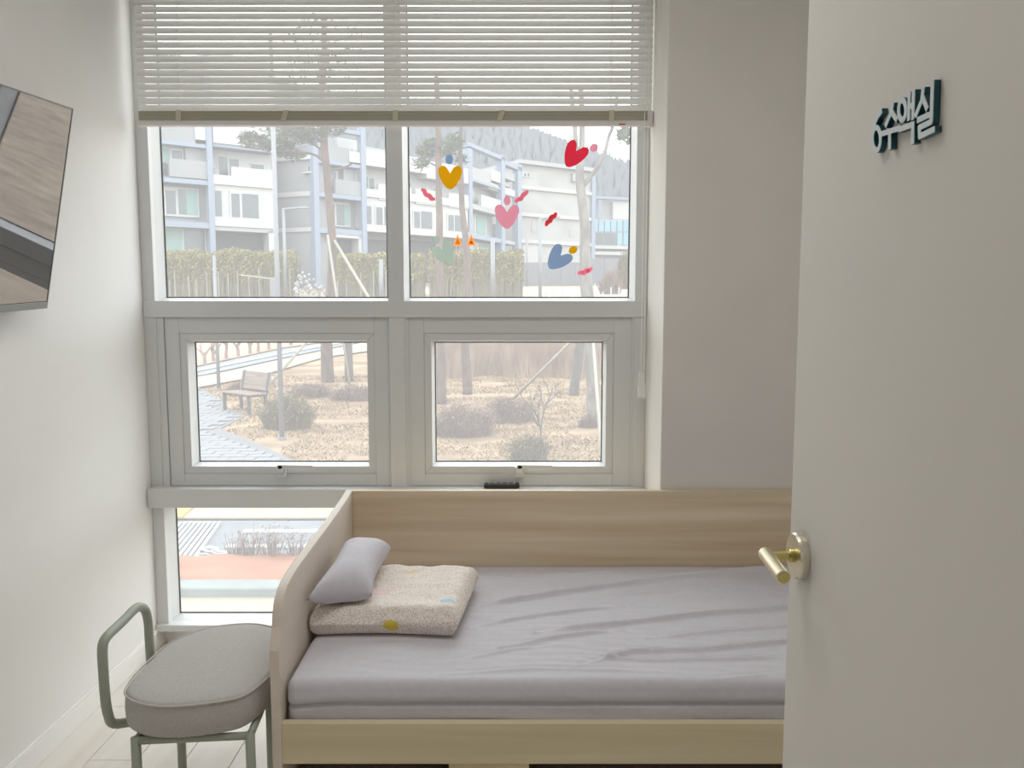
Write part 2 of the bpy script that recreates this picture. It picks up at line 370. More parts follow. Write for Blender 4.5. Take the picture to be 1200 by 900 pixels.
# ------------------------------------------------------------------ venetian blind
YBL = 3.135
bx0, bx1 = PY(163, 146, YBL).x, PY(763.5, 146, YBL).x
zr0, zr1, zst = PY(460, 148, YBL).z, PY(460, 142, YBL).z, PY(460, 130.5, YBL).z
vb = thing('venetian_blind', ((bx0 + bx1) / 2, YBL, zr0), 'pale grey venetian blind half lowered over the upper window panes', 'blind')
PITCHB = .0255
slat = None; z = zst + .012; ti = math.radians(65); hw = .0143
while z < 2.56:
    if slat is None:
        b = MB(); n = 5; pts = []
        for k in range(n + 1):
            u = (k / n - .5) * 2 * hw; bow = .0022 * (1 - (u / hw) ** 2)
            pts.append((u * math.cos(ti) + bow * math.sin(ti), u * math.sin(ti) - bow * math.cos(ti)))
        prof = [(bx0, YBL + p[0], zr0 + p[1]) for p in pts] + [(bx0, YBL + p[0] + .0004, zr0 + p[1] - .0006) for p in reversed(pts)]
        b.prism(prof, (bx1 - bx0, 0, 0)); slat = b.build('slat', M['blind'], vb); c = slat
    else:
        c = slat.copy(); col.objects.link(c)
    c.location.z = z - zr0; c.rotation_euler.x = math.radians(-3.6 + 5.2 * (z - zst) / .5 + random.uniform(-.6, .6))
    z += PITCHB
box('headrail', (bx0, YBL - .02, 2.565), (bx1, YBL + .02, 2.62), M['rail'], vb, .003)
n = 7
for k in range(n):
    zz = zr1 + (zst - zr1) * (k + .5) / n; h = (zst - zr1) / n
    box('stacked_slat', (bx0 + .004, YBL - .0125 + .001 * (k % 2), zz - h * .42), (bx1 - .004, YBL + .0125, zz + h * .36), M['khaki'], vb)
rl = box('bottom_rail', (bx0, YBL - .014, zr0), (bx1, YBL + .014, zr1), M['rail'], vb, .003)
box('end_cap', (bx0 - .002, YBL - .015, zr0 - .001), (bx0 + .006, YBL + .015, zst), M['rail'], vb, .001)
box('end_cap', (bx1 - .012, YBL - .015, zr0 - .001), (bx1 + .002, YBL + .015, zst), M['rail'], vb, .001)
tg = PY(729, 146, YBL - .0145); box('red_tag', (tg.x - .012, YBL - .0155, zr0 + .001), (tg.x + .012, YBL - .0142, zr0 + .007), mat('tag_red', (208, 96, 104), .6), rl)
for px in (211, 333, 464, 585, 716):
    q = PY(px, 140, YBL); sk = .012 if px in (333, 585) else 0
    MB().prism([(q.x - .011, YBL - .0165, zr1 - .004), (q.x + .009, YBL - .0165, zr1 - .004), (q.x + .012 + sk, YBL - .0165, zst + .001), (q.x - .008 + sk, YBL - .0165, zst + .001)], (0, .003, 0)).build('tape_clip', mat('blind_clip', (196, 192, 170), .5), vb)
for px in (212, 465, 716):
    q = PY(px, 100, YBL)
    for dy in (-.0105, .0115):
        MB().tube([(q.x, YBL + dy, zst), (q.x, YBL + dy, 2.57)], .0011, 5).build('ladder_cord', M['cord'], vb)
cq = PY(755, 300, YBL - .02)
cz = PY(755, 437, YBL - .02).z
for dx in (-.006, .006):
    MB().tube([(cq.x + dx, YBL - .02, cz), (cq.x + dx * 1.2, YBL - .02, 2.57)], .0016, 6).build('pull_cord', M['cord'], vb)
tz = PY(755, 466, YBL - .02).z
tsl = box('cord_tassel', (cq.x - .016, YBL - .027, tz), (cq.x + .013, YBL - .013, tz + .05), M['clear'], vb, .003)
box('tassel_cap', (cq.x - .014, YBL - .026, tz + .052), (cq.x + .008, YBL - .014, cz + .004), M['clear'], tsl, .003)

# ------------------------------------------------------------------ stickers on the right upper pane
YS = YG - .0015
def stick_poly(name, pts, m, label, cat='sticker', group=None, parent=None, rim=None, dy=0):
    P = [PY(a, b, YS - dy) for a, b in pts]
    o = MB().prism(P, (0, .0012, 0)).build(name, m, parent)
    if parent is None: tag(o, label, cat, group)
    return o
def ell(cx, cy, rx, ry, rot=0, n=24):
    c, s = math.cos(math.radians(rot)), math.sin(math.radians(rot))
    return [(cx + rx * math.cos(t) * c - ry * math.sin(t) * s, cy + rx * math.cos(t) * s + ry * math.sin(t) * c) for t in [2 * math.pi * k / n for k in range(n)]]
def heart(cx, cy, w, h, rot=0):
    pts = [(0, -.18), (.06, -.28), (.15, -.42), (.25, -.49), (.36, -.5), (.45, -.44), (.5, -.32), (.48, -.15), (.4, .08), (.28, .28), (.14, .44), (0, .5)]
    pts = pts + [(-x, y) for x, y in reversed(pts[1:-1])]
    P = smooth_path([(x, y, 0) for x, y in pts[1:]] , 3, False)
    P = [(pts[0][0], pts[0][1])] + [(q.x, q.y) for q in P]
    c, s = math.cos(math.radians(rot)), math.sin(math.radians(rot))
    return [(cx + x * w * c - y * h * s, cy + x * w * s + y * h * c) for x, y in P]
def squiggle(name, pts, m, label, wpx=5.2):
    b = MB(); P = smooth_path([(x, y, 0) for x, y in pts], 5); top = []; bot = []
    for i, q in enumerate(P):
        t = P[min(i + 1, len(P) - 1)] - P[max(i - 1, 0)]; t.normalize(); nrm = Vector((-t.y, t.x, 0)) * wpx / 2 * min(1, .55 + .45 * math.sin(math.pi * min(1, max(0, i / (len(P) - 1)))) * 1.6)
        top.append(q + nrm); bot.append(q - nrm)
    for i in range(len(P) - 1):
        qd = [PY(v.x, v.y, YS) for v in (top[i], top[i + 1], bot[i + 1], bot[i])]
        b.prism(qd, (0, .0012, 0))
    bm_o = b.build(name, m); return tag(bm_o, label, 'sticker')
S_Y, S_R, S_P, S_G, S_B = sticker('yellow', (218, 182, 12)), sticker('red', (216, 86, 112)), sticker('pink', (224, 178, 190)), sticker('sage', (196, 205, 198)), sticker('blue', (166, 180, 200))
stick_poly('heart_sticker', heart(527.5, 208, 28, 27.5, 0), S_Y, 'mustard yellow heart sticker on the right upper pane')
stick_poly('heart_sticker', heart(672.5, 182, 27, 31, 31), S_R, 'red tilted heart sticker on the right upper pane')
stick_poly('heart_sticker', heart(594, 254, 28.5, 28, 1), S_P, 'pink heart sticker at the middle of the right upper pane')
stick_poly('heart_sticker', heart(521.5, 297.5, 25, 28, -29), S_G, 'sage green heart sticker low on the right upper pane')
stick_poly('heart_sticker', heart(653.5, 303.5, 27, 29, 43), S_B, 'slate blue tilted heart sticker near the pane bottom')
stick_poly('oval_sticker', ell(526.5, 186.5, 4.6, 6), S_B, 'slate blue oval sticker above the yellow heart')
stick_poly('oval_sticker', ell(696, 173, 5.3, 4.6, -45), S_P, 'pink oval sticker right of the red heart')
stick_poly('oval_sticker', ell(594.3, 235, 4, 5.4), S_P, 'pink oval sticker just above the pink heart')
stick_poly('oval_sticker', ell(671.5, 293, 5.3, 4.3, -30), S_Y, 'mustard yellow oval sticker beside the blue heart')
stick_poly('oval_sticker', ell(510.5, 281, 4.4, 4.6), S_G, dy=.0015, label= 'sage green round sticker above the green heart')
squiggle('squiggle_sticker', [(493.5, 222), (497, 223.5), (499, 228), (503.5, 229.5), (505.5, 233), (510, 233)], sticker('rose', (234, 164, 176)), 'rose pink squiggle sticker left of the yellow heart')
squiggle('squiggle_sticker', [(603.5, 237), (607.5, 233.5), (610.5, 233), (613, 228.5), (616, 226.5), (618.5, 223.5)], sticker('rose', (234, 164, 176)), 'dusty pink squiggle sticker beside the pink heart')
squiggle('squiggle_sticker', [(640, 265), (641.5, 260.5), (645, 258.5), (646, 254.5), (650, 253), (651.5, 249)], sticker('crimson', (226, 104, 116)), 'red squiggle sticker above the blue heart')
squiggle('squiggle_sticker', [(677, 321), (681, 319), (684, 320), (687.5, 316.5), (690, 317.5), (694, 313.5)], sticker('candy', (244, 172, 190)), 'candy pink squiggle sticker low by the right trunk')
for cx, cy, lb, pic in ((536.3, 281.5, 'left of the two orange warning triangle stickers', 0), (552.3, 281.5, 'right of the two orange warning triangle stickers', 1)):
    t = thing('warning_sticker', PY(cx, cy + 7, YS), lb, 'sticker')
    stick_poly('border', [(cx, cy - 7.5), (cx + 5.3, cy + 6.5), (cx - 5.3, cy + 6.5)], sticker('orange', (255, 208, 160)), '', parent=t)
    stick_poly('field', [(cx, cy - 4.5), (cx + 3.6, cy + 5.2), (cx - 3.6, cy + 5.2)], sticker('amber', (255, 226, 110) if pic == 0 else (255, 214, 150)), '', parent=t, dy=.0006)
    if pic == 0:
        for k in ((0, 0), (-1.3, 2.8), (1.3, 2.8)): stick_poly('pictogram', ell(cx + k[0], cy + k[1], .7, .8, n=10), sticker('brown', (190, 130, 80)), '', parent=t, dy=.0012)
    else: stick_poly('pictogram', [(cx - 2.2, cy + 3.6), (cx, cy + 1), (cx + 2.2, cy + 3.6)], sticker('brown', (190, 130, 80)), '', parent=t, dy=.0012)

# ------------------------------------------------------------------ door leaf standing open on the right
XD = .36
dr = thing('door_1', (XD + .02, 1.026, 0), kind='structure')
box('leaf', (XD, .1, .008), (XD + .042, 1.026, 2.1), M['door'], dr, .003)
hz = PX(940, 651, XD)
def disc(b, c, r, t, seg=40):           # disc with axis along -x
    b.tube([c, c + Vector((-t * .75, 0, 0)), c + Vector((-t, 0, 0))], [r, r, r * .93], seg)
b = MB(); disc(b, hz, .0285, .011); hb = b.build('handle', mat('satin_nickel', (232, 226, 208), .28, 1), dr, smooth=False)
stem0 = Vector((XD - .011, hz.y, hz.z)); xl = XD - .044
MB().tube([stem0, Vector((stem0.x - .006, hz.y, hz.z))], .0085, 24).build('collar', M['brassd'], hb, .001)
MB().tube([stem0, Vector((xl, hz.y, hz.z))], .0058, 24).build('spindle', M['brassd'], hb)
e1 = PX(918.5, 677, xl); ax = (e1 - Vector((xl, hz.y, hz.z))).normalized()
s0 = Vector((xl, hz.y, hz.z)) - ax * .0075
lv = MB().tube([s0, s0 + ax * .001, e1 - ax * .001, e1], [.0075, .0085, .0085, .0075], 28).build('lever', mat('satin_champagne', (232, 224, 196), .32, 1), hb)
MB().tube([e1, e1 + ax * .0008], .007, 24).build('lever_end', M['brassd'], hb)
# ------------------------------------------------------------------ raised lettering on the door
def SG(cx, cy): return (1010 + cx / 9, 85 + cy / 9)
TH = .0055
def stroke(b, pts, wy, wz, x0, x1, closed=False):
    """ribbon of constant width swept along points in the door plane (y, z)"""
    P = [PX(*SG(*q), XD - TH) for q in pts]
    if closed: P = P + [P[0]]
    n = len(P) - 1 if closed else len(P); Lp = []; Rp = []
    for i in range(n):
        a = P[i]; t0 = (P[i] - P[i - 1]) if (i > 0 or closed) and not (i == 0 and closed) else (P[0] - P[n - 1]) if closed else (P[1] - P[0])
        t1 = (P[i + 1] - P[i]) if i + 1 < len(P) else t0
        t0 = Vector((0, t0.y, t0.z)).normalized(); t1 = Vector((0, t1.y, t1.z)).normalized(); t = (t0 + t1).normalized(); nv = Vector((0, -t.z, t.y)) * (wy / 2 / max(.5, t.dot(t1)))
        e = Vector() if closed else (-t1 if i == 0 else t0 if i == n - 1 else Vector()) * wy * .3
        Lp.append(a + nv + e); Rp.append(a - nv + e)
    v_ = []
    for q in Lp + Rp: v_.append((x0, q.y, q.z))
    for q in Lp + Rp: v_.append((x1 - .00002 * wz, q.y, q.z))
    m2 = 2 * n; fs = []
    for i in range(n if closed else n - 1):
        k = (i + 1) % n
        fs += [(i, k, n + k, n + i), (m2 + i, m2 + n + i, m2 + n + k, m2 + k), (i, m2 + i, m2 + k, k), (n + i, n + k, m2 + n + k, m2 + n + i)]
    if not closed: fs += [(0, n, m2 + n, m2), (n - 1, m2 + n - 1, m2 + 2 * n - 1, 2 * n - 1)]
    b.add(v_, fs)
def oval(cx, cy, rx, ry, n=18): return [(cx + rx * math.cos(2 * math.pi * k / n), cy + ry * math.sin(2 * math.pi * k / n)) for k in range(n)]
GLYPH = [('numeral', [([(210, 412), (178, 455), (148, 520), (126, 600), (116, 690)], 0), (oval(160, 700, 42, 120), 1)]),
         ('syllable', [([(330, 335), (316, 420), (258, 555)], 0), ([(316, 400), (345, 455), (372, 495)], 0), ([(205, 650), (405, 585)], 0), ([(300, 630), (300, 795)], 0)]),
         ('syllable', [(oval(432, 395, 38, 105), 1), ([(507, 230), (500, 490)], 0), ([(552, 205), (545, 480)], 0), ([(504, 360), (550, 345)], 0), ([(400, 600), (548, 545)], 0), ([(546, 540), (543, 735)], 0)]),
         ('syllable', [([(652, 175), (640, 290), (575, 450)], 0), ([(645, 250), (692, 375)], 0), ([(752, 105), (742, 400)], 0), ([(600, 500), (745, 432)], 0), ([(742, 430), (738, 515)], 0), ([(738, 520), (615, 580)], 0), ([(615, 575), (618, 665)], 0), ([(618, 672), (765, 600)], 0)])]
sg = thing('door_sign', PX(1060, 178, XD), 'dark teal raised Korean lettering with pale faces on the white door', 'sign')
for nm, strokes in GLYPH:
    b = MB(); fcap = MB()
    for si, (pts, cl) in enumerate(strokes):
        stroke(b, pts, .0052, si, XD - .0002, XD - TH, cl); stroke(fcap, pts, .0051, si, XD - TH - .0002, XD - TH - .0008, cl)
    g = b.build(nm, M['teal'], sg); fcap.build('face', M['tealface'], g)

# ------------------------------------------------------------------ television on the left wall
TR = PX(85, 127, -1.255); dv = ray(617, 309).normalized()
best = min((abs((PX(54, 361, -1.42 + k * .0005) - TR).dot(dv)), k) for k in range(500)); BR = PX(54, 361, -1.42 + best[1] * .0005)
ev = (BR - TR).normalized(); nv = dv.cross(ev).normalized(); nv = nv if nv.x > 0 else -nv
HT = (BR - TR).length; WT = 1.08
tv = thing('television', BR - dv * WT / 2, 'thin black wall television tilted forward, its glossy screen mirroring the window', 'television')
def tvp(u, v, w_): return TR - dv * u + ev * v + nv * w_
def tvbox(u0, u1, v0, v1, w0, w1):
    b = MB(); b.prism([tvp(u0, v0, w0), tvp(u1, v0, w0), tvp(u1, v1, w0), tvp(u0, v1, w0)], nv * (w1 - w0)); return b
tvbox(0, WT, 0, HT, -.03, 0).build('housing', M['tvblack'], tv, .002)
scr = tvbox(.004, WT - .004, .004, HT - .022, 0, .0015).build('screen', M['screen'], tv)
tvbox(0, WT, HT - .02, HT, 0, .004).build('bottom_bezel', M['tvgrey'], tv, .001)
for a in ((0, .003, 0, HT - .02), (WT - .003, WT, 0, HT - .02), (.003, WT - .003, 0, .003)): tvbox(*a, 0, .003).build('bezel_strip', M['tvgrey'], tv)
tvbox(WT / 2 - .045, WT / 2 + .045, HT - .022, HT + .008, -.004, .007).build('badge_tab', mat('tv_tab', (176, 180, 182), .3, .4), tv, .001)
mw = tvp(WT / 2, HT / 2, -.03)
MB().tube([(XL + .004, mw.y, mw.z), (mw.x, mw.y, mw.z)], .02, 12).build('wall_bracket', M['tvblack'], tv)
MB().box((XL + .002, mw.y - .1, mw.z - .15), (XL + .012, mw.y + .1, mw.z + .05)).build('wall_plate', M['tvblack'], tv)

# ------------------------------------------------------------------ bed
XB0, XB1 = -.592, 1.46; YB0, YB1 = 1.90, 2.848
tw = .024
bed = thing('bed', (.4, 2.37, 0), 'pale birch daybed with a curved end panel and a high back panel', 'bed')
side = [PX(a, b, XB0) for a, b in ((406.5, 577), (395, 590), (375, 617), (350, 649), (338, 665), (331, 676), (325, 688), (321, 702), (319, 718), (318, 735))]
side = [Vector((XB0, max(YB0, min(YB1, q.y)), q.z)) for q in side]
zt = PY(600, 575, YB1 - .02).z
side[0].y = YB1 - .012; side[0].z = zt
side = smooth_path(side, 3)
poly = [Vector((XB0, YB1, 0)), Vector((XB0, YB1, zt))] + side + [Vector((XB0, YB0, side[-1].z - .05)), Vector((XB0, YB0, 0))]
MB().prism(poly, (tw, 0, 0)).build('end_panel', M['woodside'], bed, .003)
poly2 = [q + Vector((XB1 - XB0 - tw, 0, 0)) for q in poly]
MB().prism(poly2, (tw, 0, 0)).build('end_panel', M['woodside'], bed, .003)
MB().box((XB0 + tw, YB1 - .022, 0), (XB1 - tw, YB1, zt)).build('back_panel', M['wood'], bed, .002)
zr_t, zr_b = PY(600, 848, YB0 + .003).z, PY(600, 895.5, YB0 + .003).z
MB().box((XB0 + tw, YB0 + .003, zr_b), (XB1 - tw, YB0 + .025, zr_t)).build('front_rail', M['woodrail'], bed, .0015)
MB().box((XB0 + tw, YB0 + .026, zr_b + .012), (XB1 - tw, YB1 - .023, zr_b + .03)).build('mattress_board', M['wood'], bed)
dx0, dx1 = PY(526, 897, YB0 + .01).x, PY(620, 897, YB0 + .01).x
MB().box((dx0, YB0 + .006, 0), (dx1, YB0 + .03, zr_b - .0005)).build('centre_post', M['woodend'], bed, .001)
MB().box((XB0 + tw, YB0 + .006, 0), (dx0, YB0 + .03, .05)).build('plinth', M['wood'], bed); MB().box((dx1, YB0 + .006, 0), (XB1 - tw, YB0 + .03, .05)).build('plinth', M['wood'], bed)
for k in (0, 1):
    xa_, xb_ = ((XB0 + tw + .02, dx0 - .02), (dx1 + .02, XB1 - tw - .02))[k]
    MB().box((xa_, YB0 + .10, .02), (xb_, YB0 + .12, zr_b - .06)).build('drawer_front', mat('drawer_dark', (70, 52, 44), .7), bed, .002)
# ------------------------------------------------------------------ mattress with fitted sheet
mx0, mx1, my0, my1, mz0 = XB0 + tw + .006, XB1 - tw - .006, YB0 + .028, YB1 - .026, zr_b + .031
mzt = .466
v, f = round_box(mx1 - mx0, my1 - my0, mzt - mz0, .024, (300, 150, 34))
cxm, cym, czm = (mx0 + mx1) / 2, (my0 + my1) / 2, (mz0 + mzt) / 2
WR = []
for pts, am, wd_ in (([(560, 712), (640, 700), (760, 682), (920, 664)], .011, .016), ([(640, 742), (740, 732), (830, 722), (925, 714)], .009, .014),
                     ([(600, 757), (660, 748), (720, 741)], .007, .012), ([(690, 778), (740, 764), (820, 762), (925, 753)], .008, .012),
                     ([(680, 770), (760, 774), (925, 770)], .005, .010), ([(830, 795), (925, 788)], .005, .010), ([(555, 690), (650, 676), (740, 668)], .004, .02),
                     ([(560, 735), (640, 722), (720, 712)], .006, .012), ([(700, 700), (800, 694), (925, 688)], .004, .012), ([(770, 748), (925, 735)], .005, .012),
                     ([(545, 772), (600, 762), (650, 758)], .004, .012), ([(500, 790), (620, 784), (760, 786)], .003, .012)):
    WR.append(([PZ(a, b, .468).xy for a, b in pts], am, wd_))
def seg_d(p, a, b):
    ab = b - a; t = max(0, min(1, (p - a).dot(ab) / ab.length_squared)); q = a + ab * t
    return (p - q).length, (p - q).dot(Vector((-ab.y, ab.x)).normalized()), t
for i, q in enumerate(v):
    P = q + Vector((cxm, cym, czm)); 
    if q.z > 0:
        kk = min(1, (q.z) / ((mzt - mz0) / 2)) ; inset = min(1, min(P.y - my0, my1 - P.y, P.x - mx0) / .06); inset = max(0, inset)
        dz = 0
        for pts, am, wd_ in WR:
            best = (9, 0)
            for a, b in zip(pts, pts[1:]):
                d = seg_d(P.xy, a, b)
                if d[0] < best[0]: best = d
            if best[0] < wd_ * 3:
                L0 = (P.xy - pts[0]).length; L1 = (P.xy - pts[-1]).length; ef = min(1, min(L0, L1 if pts[-1].x < .75 else 9) / .08)
                s_ = best[1] / (wd_ * .62)
                dz += 1.7 * am * ef * (math.exp(-s_ * s_) - .55 * math.exp(-(s_ - 1.6) ** 2))
        dz += .004 * noise.noise(Vector((P.x * 3, P.y * 6, 0))) + .0022 * noise.noise(Vector((P.x * 9 + P.y * 8, P.y * 40, 3)))
        ramp = max(0, min(1, (P.x + .55) / .5))
        q.z += dz * kk * inset * (.35 + .65 * ramp) + .006 * math.sin(math.pi * max(0, min(1, (P.y - my0) / (my1 - my0)))) * kk
    if P.y < my0 + .03:                   # front face: overhanging lip, tuck crease and pulls below it
        zz = P.z; crease = mzt - .058 - .01 * max(0, .12 - (P.x - mx0)) / .12
        q.y += .013 * math.exp(-((zz - crease) / .0042) ** 2) - .004 * math.exp(-((zz - crease - .018) / .014) ** 2)
        u = P.x - mx0
        for k_, (sx_, sz_, ln) in enumerate(((.35, crease - .045, .8), (.5, crease - .062, .7), (.15, crease - .075, .9), (1.2, crease - .05, .5))):
            lz = sz_ - .02 * (u - sx_) / ln
            if sx_ < u < sx_ + ln: q.y += .004 * math.sin(math.pi * (u - sx_) / ln) * (math.exp(-((zz - lz) / .006) ** 2) - .6 * math.exp(-((zz - lz - .012) / .008) ** 2))
        q.y += .002 * noise.noise(Vector((P.x * 5, 0, P.z * 20)))
b = MB(); b.add([q + Vector((cxm, cym, czm)) for q in v], f)
tag(b.build('mattress', M['sheet'], None, smooth=True), 'mattress in a wrinkled lilac grey fitted sheet on the bed', 'mattress')
# ------------------------------------------------------------------ folded quilt
def quilt_material():
    m = bpy.data.materials.new('speckled_quilt'); m.use_nodes = True; n = m.node_tree; bs = n.nodes['Principled BSDF']; bs.inputs['Roughness'].default_value = .9
    t = n.nodes.new('ShaderNodeTexCoord')
    vo = n.nodes.new('ShaderNodeTexVoronoi'); vo.inputs['Scale'].default_value = 210; n.links.new(t.outputs['Object'], vo.inputs['Vector'])
    r = n.nodes.new('ShaderNodeValToRGB'); e = r.color_ramp.elements; e[0].position = .25; e[0].color = lin((206, 178, 150)); e[1].position = .46; e[1].color = lin((240, 233, 226))
    n.links.new(vo.outputs['Distance'], r.inputs[0]); last = r.outputs[0]
    def blob(c, rad, colr):
        nonlocal last
        mp = n.nodes.new('ShaderNodeVectorMath'); mp.operation = 'DISTANCE'; mp.inputs[1].default_value = c
        n.links.new(t.outputs['Object'], mp.inputs[0])
        nz = n.nodes.new('ShaderNodeTexNoise'); nz.inputs['Scale'].default_value = 28; n.links.new(t.outputs['Object'], nz.inputs['Vector'])
        ad = n.nodes.new('ShaderNodeMath'); ad.operation = 'MULTIPLY_ADD'; ad.inputs[1].default_value = rad * 1.3; n.links.new(nz.outputs[0], ad.inputs[0]); n.links.new(mp.outputs['Value'], ad.inputs[2])
        lt = n.nodes.new('ShaderNodeMath'); lt.operation = 'LESS_THAN'; lt.inputs[1].default_value = rad * 1.6; n.links.new(ad.outputs[0], lt.inputs[0])
        mx = n.nodes.new('ShaderNodeMix'); mx.data_type = 'RGBA'; n.links.new(lt.outputs[0], mx.inputs[0]); n.links.new(last, mx.inputs[6]); mx.inputs[7].default_value = lin(colr); last = mx.outputs[2]
    for c, rad, colr in BLOBS: blob(c, rad, colr)
    n.links.new(last, bs.inputs['Base Color'])
    nz = n.nodes.new('ShaderNodeTexNoise'); nz.inputs['Scale'].default_value = 40; n.links.new(t.outputs['Object'], nz.inputs['Vector'])
    bp = n.nodes.new('ShaderNodeBump'); bp.inputs['Strength'].default_value = .5; bp.inputs['Distance'].default_value = .01; n.links.new(nz.outputs[0], bp.inputs['Height']); n.links.new(bp.outputs[0], bs.inputs['Normal'])
    return m
qz0 = mzt + .006; qz1 = qz0 + .085
fl_, fr_ = PZ(357, 748, qz0), PZ(534, 748, qz0); br_ = PZ(558, 664, qz1 - .01); bl_ = PZ(420, 655, qz1)
qx0 = max(fl_.x, XB0 + tw + .008); qy0 = fl_.y; qx1f = fr_.x; qx1b = br_.x; qy1 = br_.y
print('quilt', qx0, qx1f, qx1b, qy0, qy1)
v, f = round_box(1, 1, 1, .001, (44, 44, 12)); Vq = []
for q in v:
    s_, t_, h_ = q.x + .5, q.y + .5, q.z + .5
    x1 = qx1f + (qx1b - qx1f) * t_
    # rounded edges
    edge = min(s_ * .5, (1 - s_) * .5, t_ * .55, (1 - t_) * .55)
    rr = .042
    k = 1 - max(0, rr - edge) / rr; prof = math.sqrt(max(0, 1 - (1 - k) ** 2)) if edge < rr else 1
    zc = (h_ - .5) * (qz1 - qz0) * (.45 + .55 * prof)
    x = qx0 + (x1 - qx0) * s_; y = qy0 + (qy1 - qy0) * t_ + .012 * math.sin(math.pi * s_ * 1.2)
    bul = .008 * math.sin(math.pi * h_)
    if s_ > .98: x += bul
    if t_ < .02: y -= bul * 1.4
    P = Vector((x, y, (qz0 + qz1) / 2 + zc))
    if h_ > .5: P.z += .010 * noise.noise(Vector((x * 9, y * 9, 1))) + .005 * noise.noise(Vector((x * 25, y * 25, 2))) + (.012 * (1 - t_) * 0) - .018 * math.exp(-(((x + .45) / .12) ** 2 + ((y - 2.42) / .14) ** 2))
    elif h_ < .05: P.z = max(P.z, qz0)
    if t_ < .02: P.y += .005 * noise.noise(Vector((x * 14, 0, P.z * 25)))
    Vq.append(P)
qc = Vector(((qx0 + qx1f) / 2, (qy0 + qy1) / 2, qz0))
def qb(px, py, top=True):
    p = PZ(px, py, qz1) if top else PY(px, py, qy0); return tuple(p - qc)
BLOBS = [(qb(524, 704), .022, (176, 206, 228)), (qb(459, 735, False), .022, (222, 200, 84)), (qb(483, 668), .024, (232, 214, 182)), (qb(447, 690), .036, (240, 216, 214))]
M['quilt'] = quilt_material()
b = MB(); b.add(Vq, f); tag(b.build('folded_quilt', M['quilt'], None, smooth=True, origin=qc), 'cream speckled quilt folded into a thick square on the mattress', 'quilt')
# ------------------------------------------------------------------ pillow
A, B_, C_, D_ = Vector((-.556, 2.115, qz1 + .045)), Vector((-.54, 2.52, qz1 + .075)), PZ(460, 642, qz1 + .045), PZ(436, 699, qz1 + .02)
print('pillow', A, B_, C_, D_)
n = 26; b = MB(); vv = []; ff = []
for sgn in (1, -1):
    for i in range(n + 1):
        for j in range(n + 1):
            s_, t_ = i / n, j / n
            base = (A * (1 - s_) + D_ * s_) * (1 - t_) + (B_ * (1 - s_) + C_ * s_) * t_
            a_, c_ = 2 * s_ - 1, 2 * t_ - 1
            th = .066 * (max(0, 1 - abs(a_) ** 3.2) ** .6) * (max(0, 1 - abs(c_) ** 4) ** .55)
            pin = .05 * (1 - c_ * c_) * a_; base = base + (A - D_).normalized() * pin * .35 + (A - B_).normalized() * (.05 * (1 - a_ * a_) * c_) * .3
            th += .003 * noise.noise(base * 14) * (1 if th > .02 else 0)
            up = Vector((.18, -.12, 1)).normalized()
            vv.append(base + up * th * sgn * (1 if sgn > 0 else .78))
for g in (0, 1):
    o = g * (n + 1) ** 2
    for i in range(n):
        for j in range(n): ff.append((o + i * (n + 1) + j, o + (i + 1) * (n + 1) + j, o + (i + 1) * (n + 1) + j + 1, o + i * (n + 1) + j + 1))
b.add(vv, ff); pw = b.build('pillow', M['pillow'], None, smooth=True)
bm = bmesh.new(); bm.from_mesh(pw.data); bmesh.ops.remove_doubles(bm, verts=bm.verts, dist=.0006); bmesh.ops.recalc_face_normals(bm, faces=bm.faces); bm.to_mesh(pw.data); bm.free()
tag(pw, 'small lilac grey pillow leaning on the end panel atop the folded quilt', 'pillow')
# ------------------------------------------------------------------ remote control on the ledge
rq = PY(588, 570, YF - .022); zl = zS1
rm = thing('remote_control', (rq.x, YF - .022, zl), 'black remote control lying on the window ledge behind the bed', 'remote control')
v, f = round_box(.142, .036, .02, .008, (20, 8, 6)); MB().add([q + Vector((rq.x, YF - .023, zl + .0101)) for q in v], f).build('housing', M['remote'], rm, smooth=True)
for k in range(9):
    c = Vector((rq.x - .05 + k * .0125, YF - .030 + (k % 2) * .012, zl + .0195)); MB().tube([c, c + Vector((0, 0, .0035))], .0038, 12).build('button', M['button'], rm)

# ------------------------------------------------------------------ chair: felt seat on a sage tube frame
sz = .46
top_px = [(147, 812), (152, 797), (170, 777), (198, 753), (232, 738), (263, 731.5), (300, 730)]
low_px = [(165, 822.5), (198, 826), (241, 822.5), (281, 815)]
tp = [PZ(a, c, sz) for a, c in top_px]; lp = [PZ(a, c, sz) for a, c in low_px]
print('seat', [tuple(round(t, 3) for t in q) for q in tp], [tuple(round(t, 3) for t in q) for q in lp])
XSR = XB0 - .012
outline = tp + [Vector((XSR - .075, tp[-1].y - .045, sz)), Vector((XSR - .022, 2.17, sz)), Vector((XSR - .008, 2.04, sz)), Vector((XSR - .022, 1.935, sz))] + [Vector((min(q.x, XSR - .03), q.y, sz)) for q in reversed(lp)]
outline = smooth_path(outline, 5, True)
cen = sum(outline, Vector()) / len(outline)
ch = thing('chair', (cen.x, cen.y, 0), 'low stool chair with grey felt seat and sage green tube armrest', 'chair')
def layered(layers, name, m, parent):
    b = MB(); n = len(outline)
    for (sc_, z) in layers: b.v += [Vector((cen.x + (q.x - cen.x) * (1 - sc_ / max(.05, (q - cen).length)), cen.y + (q.y - cen.y) * (1 - sc_ / max(.05, (q - cen).length)), z)) for q in outline]
    for k in range(len(layers) - 1):
        for i in range(n): b.f.append((k * n + i, k * n + (i + 1) % n, (k + 1) * n + (i + 1) % n, (k + 1) * n + i))
    b.f.append(tuple(range(n))); k = len(layers) - 1; b.f.append(tuple(k * n + i for i in range(n - 1, -1, -1)))
    return b.build(name, m, parent, smooth=True)
th = .088
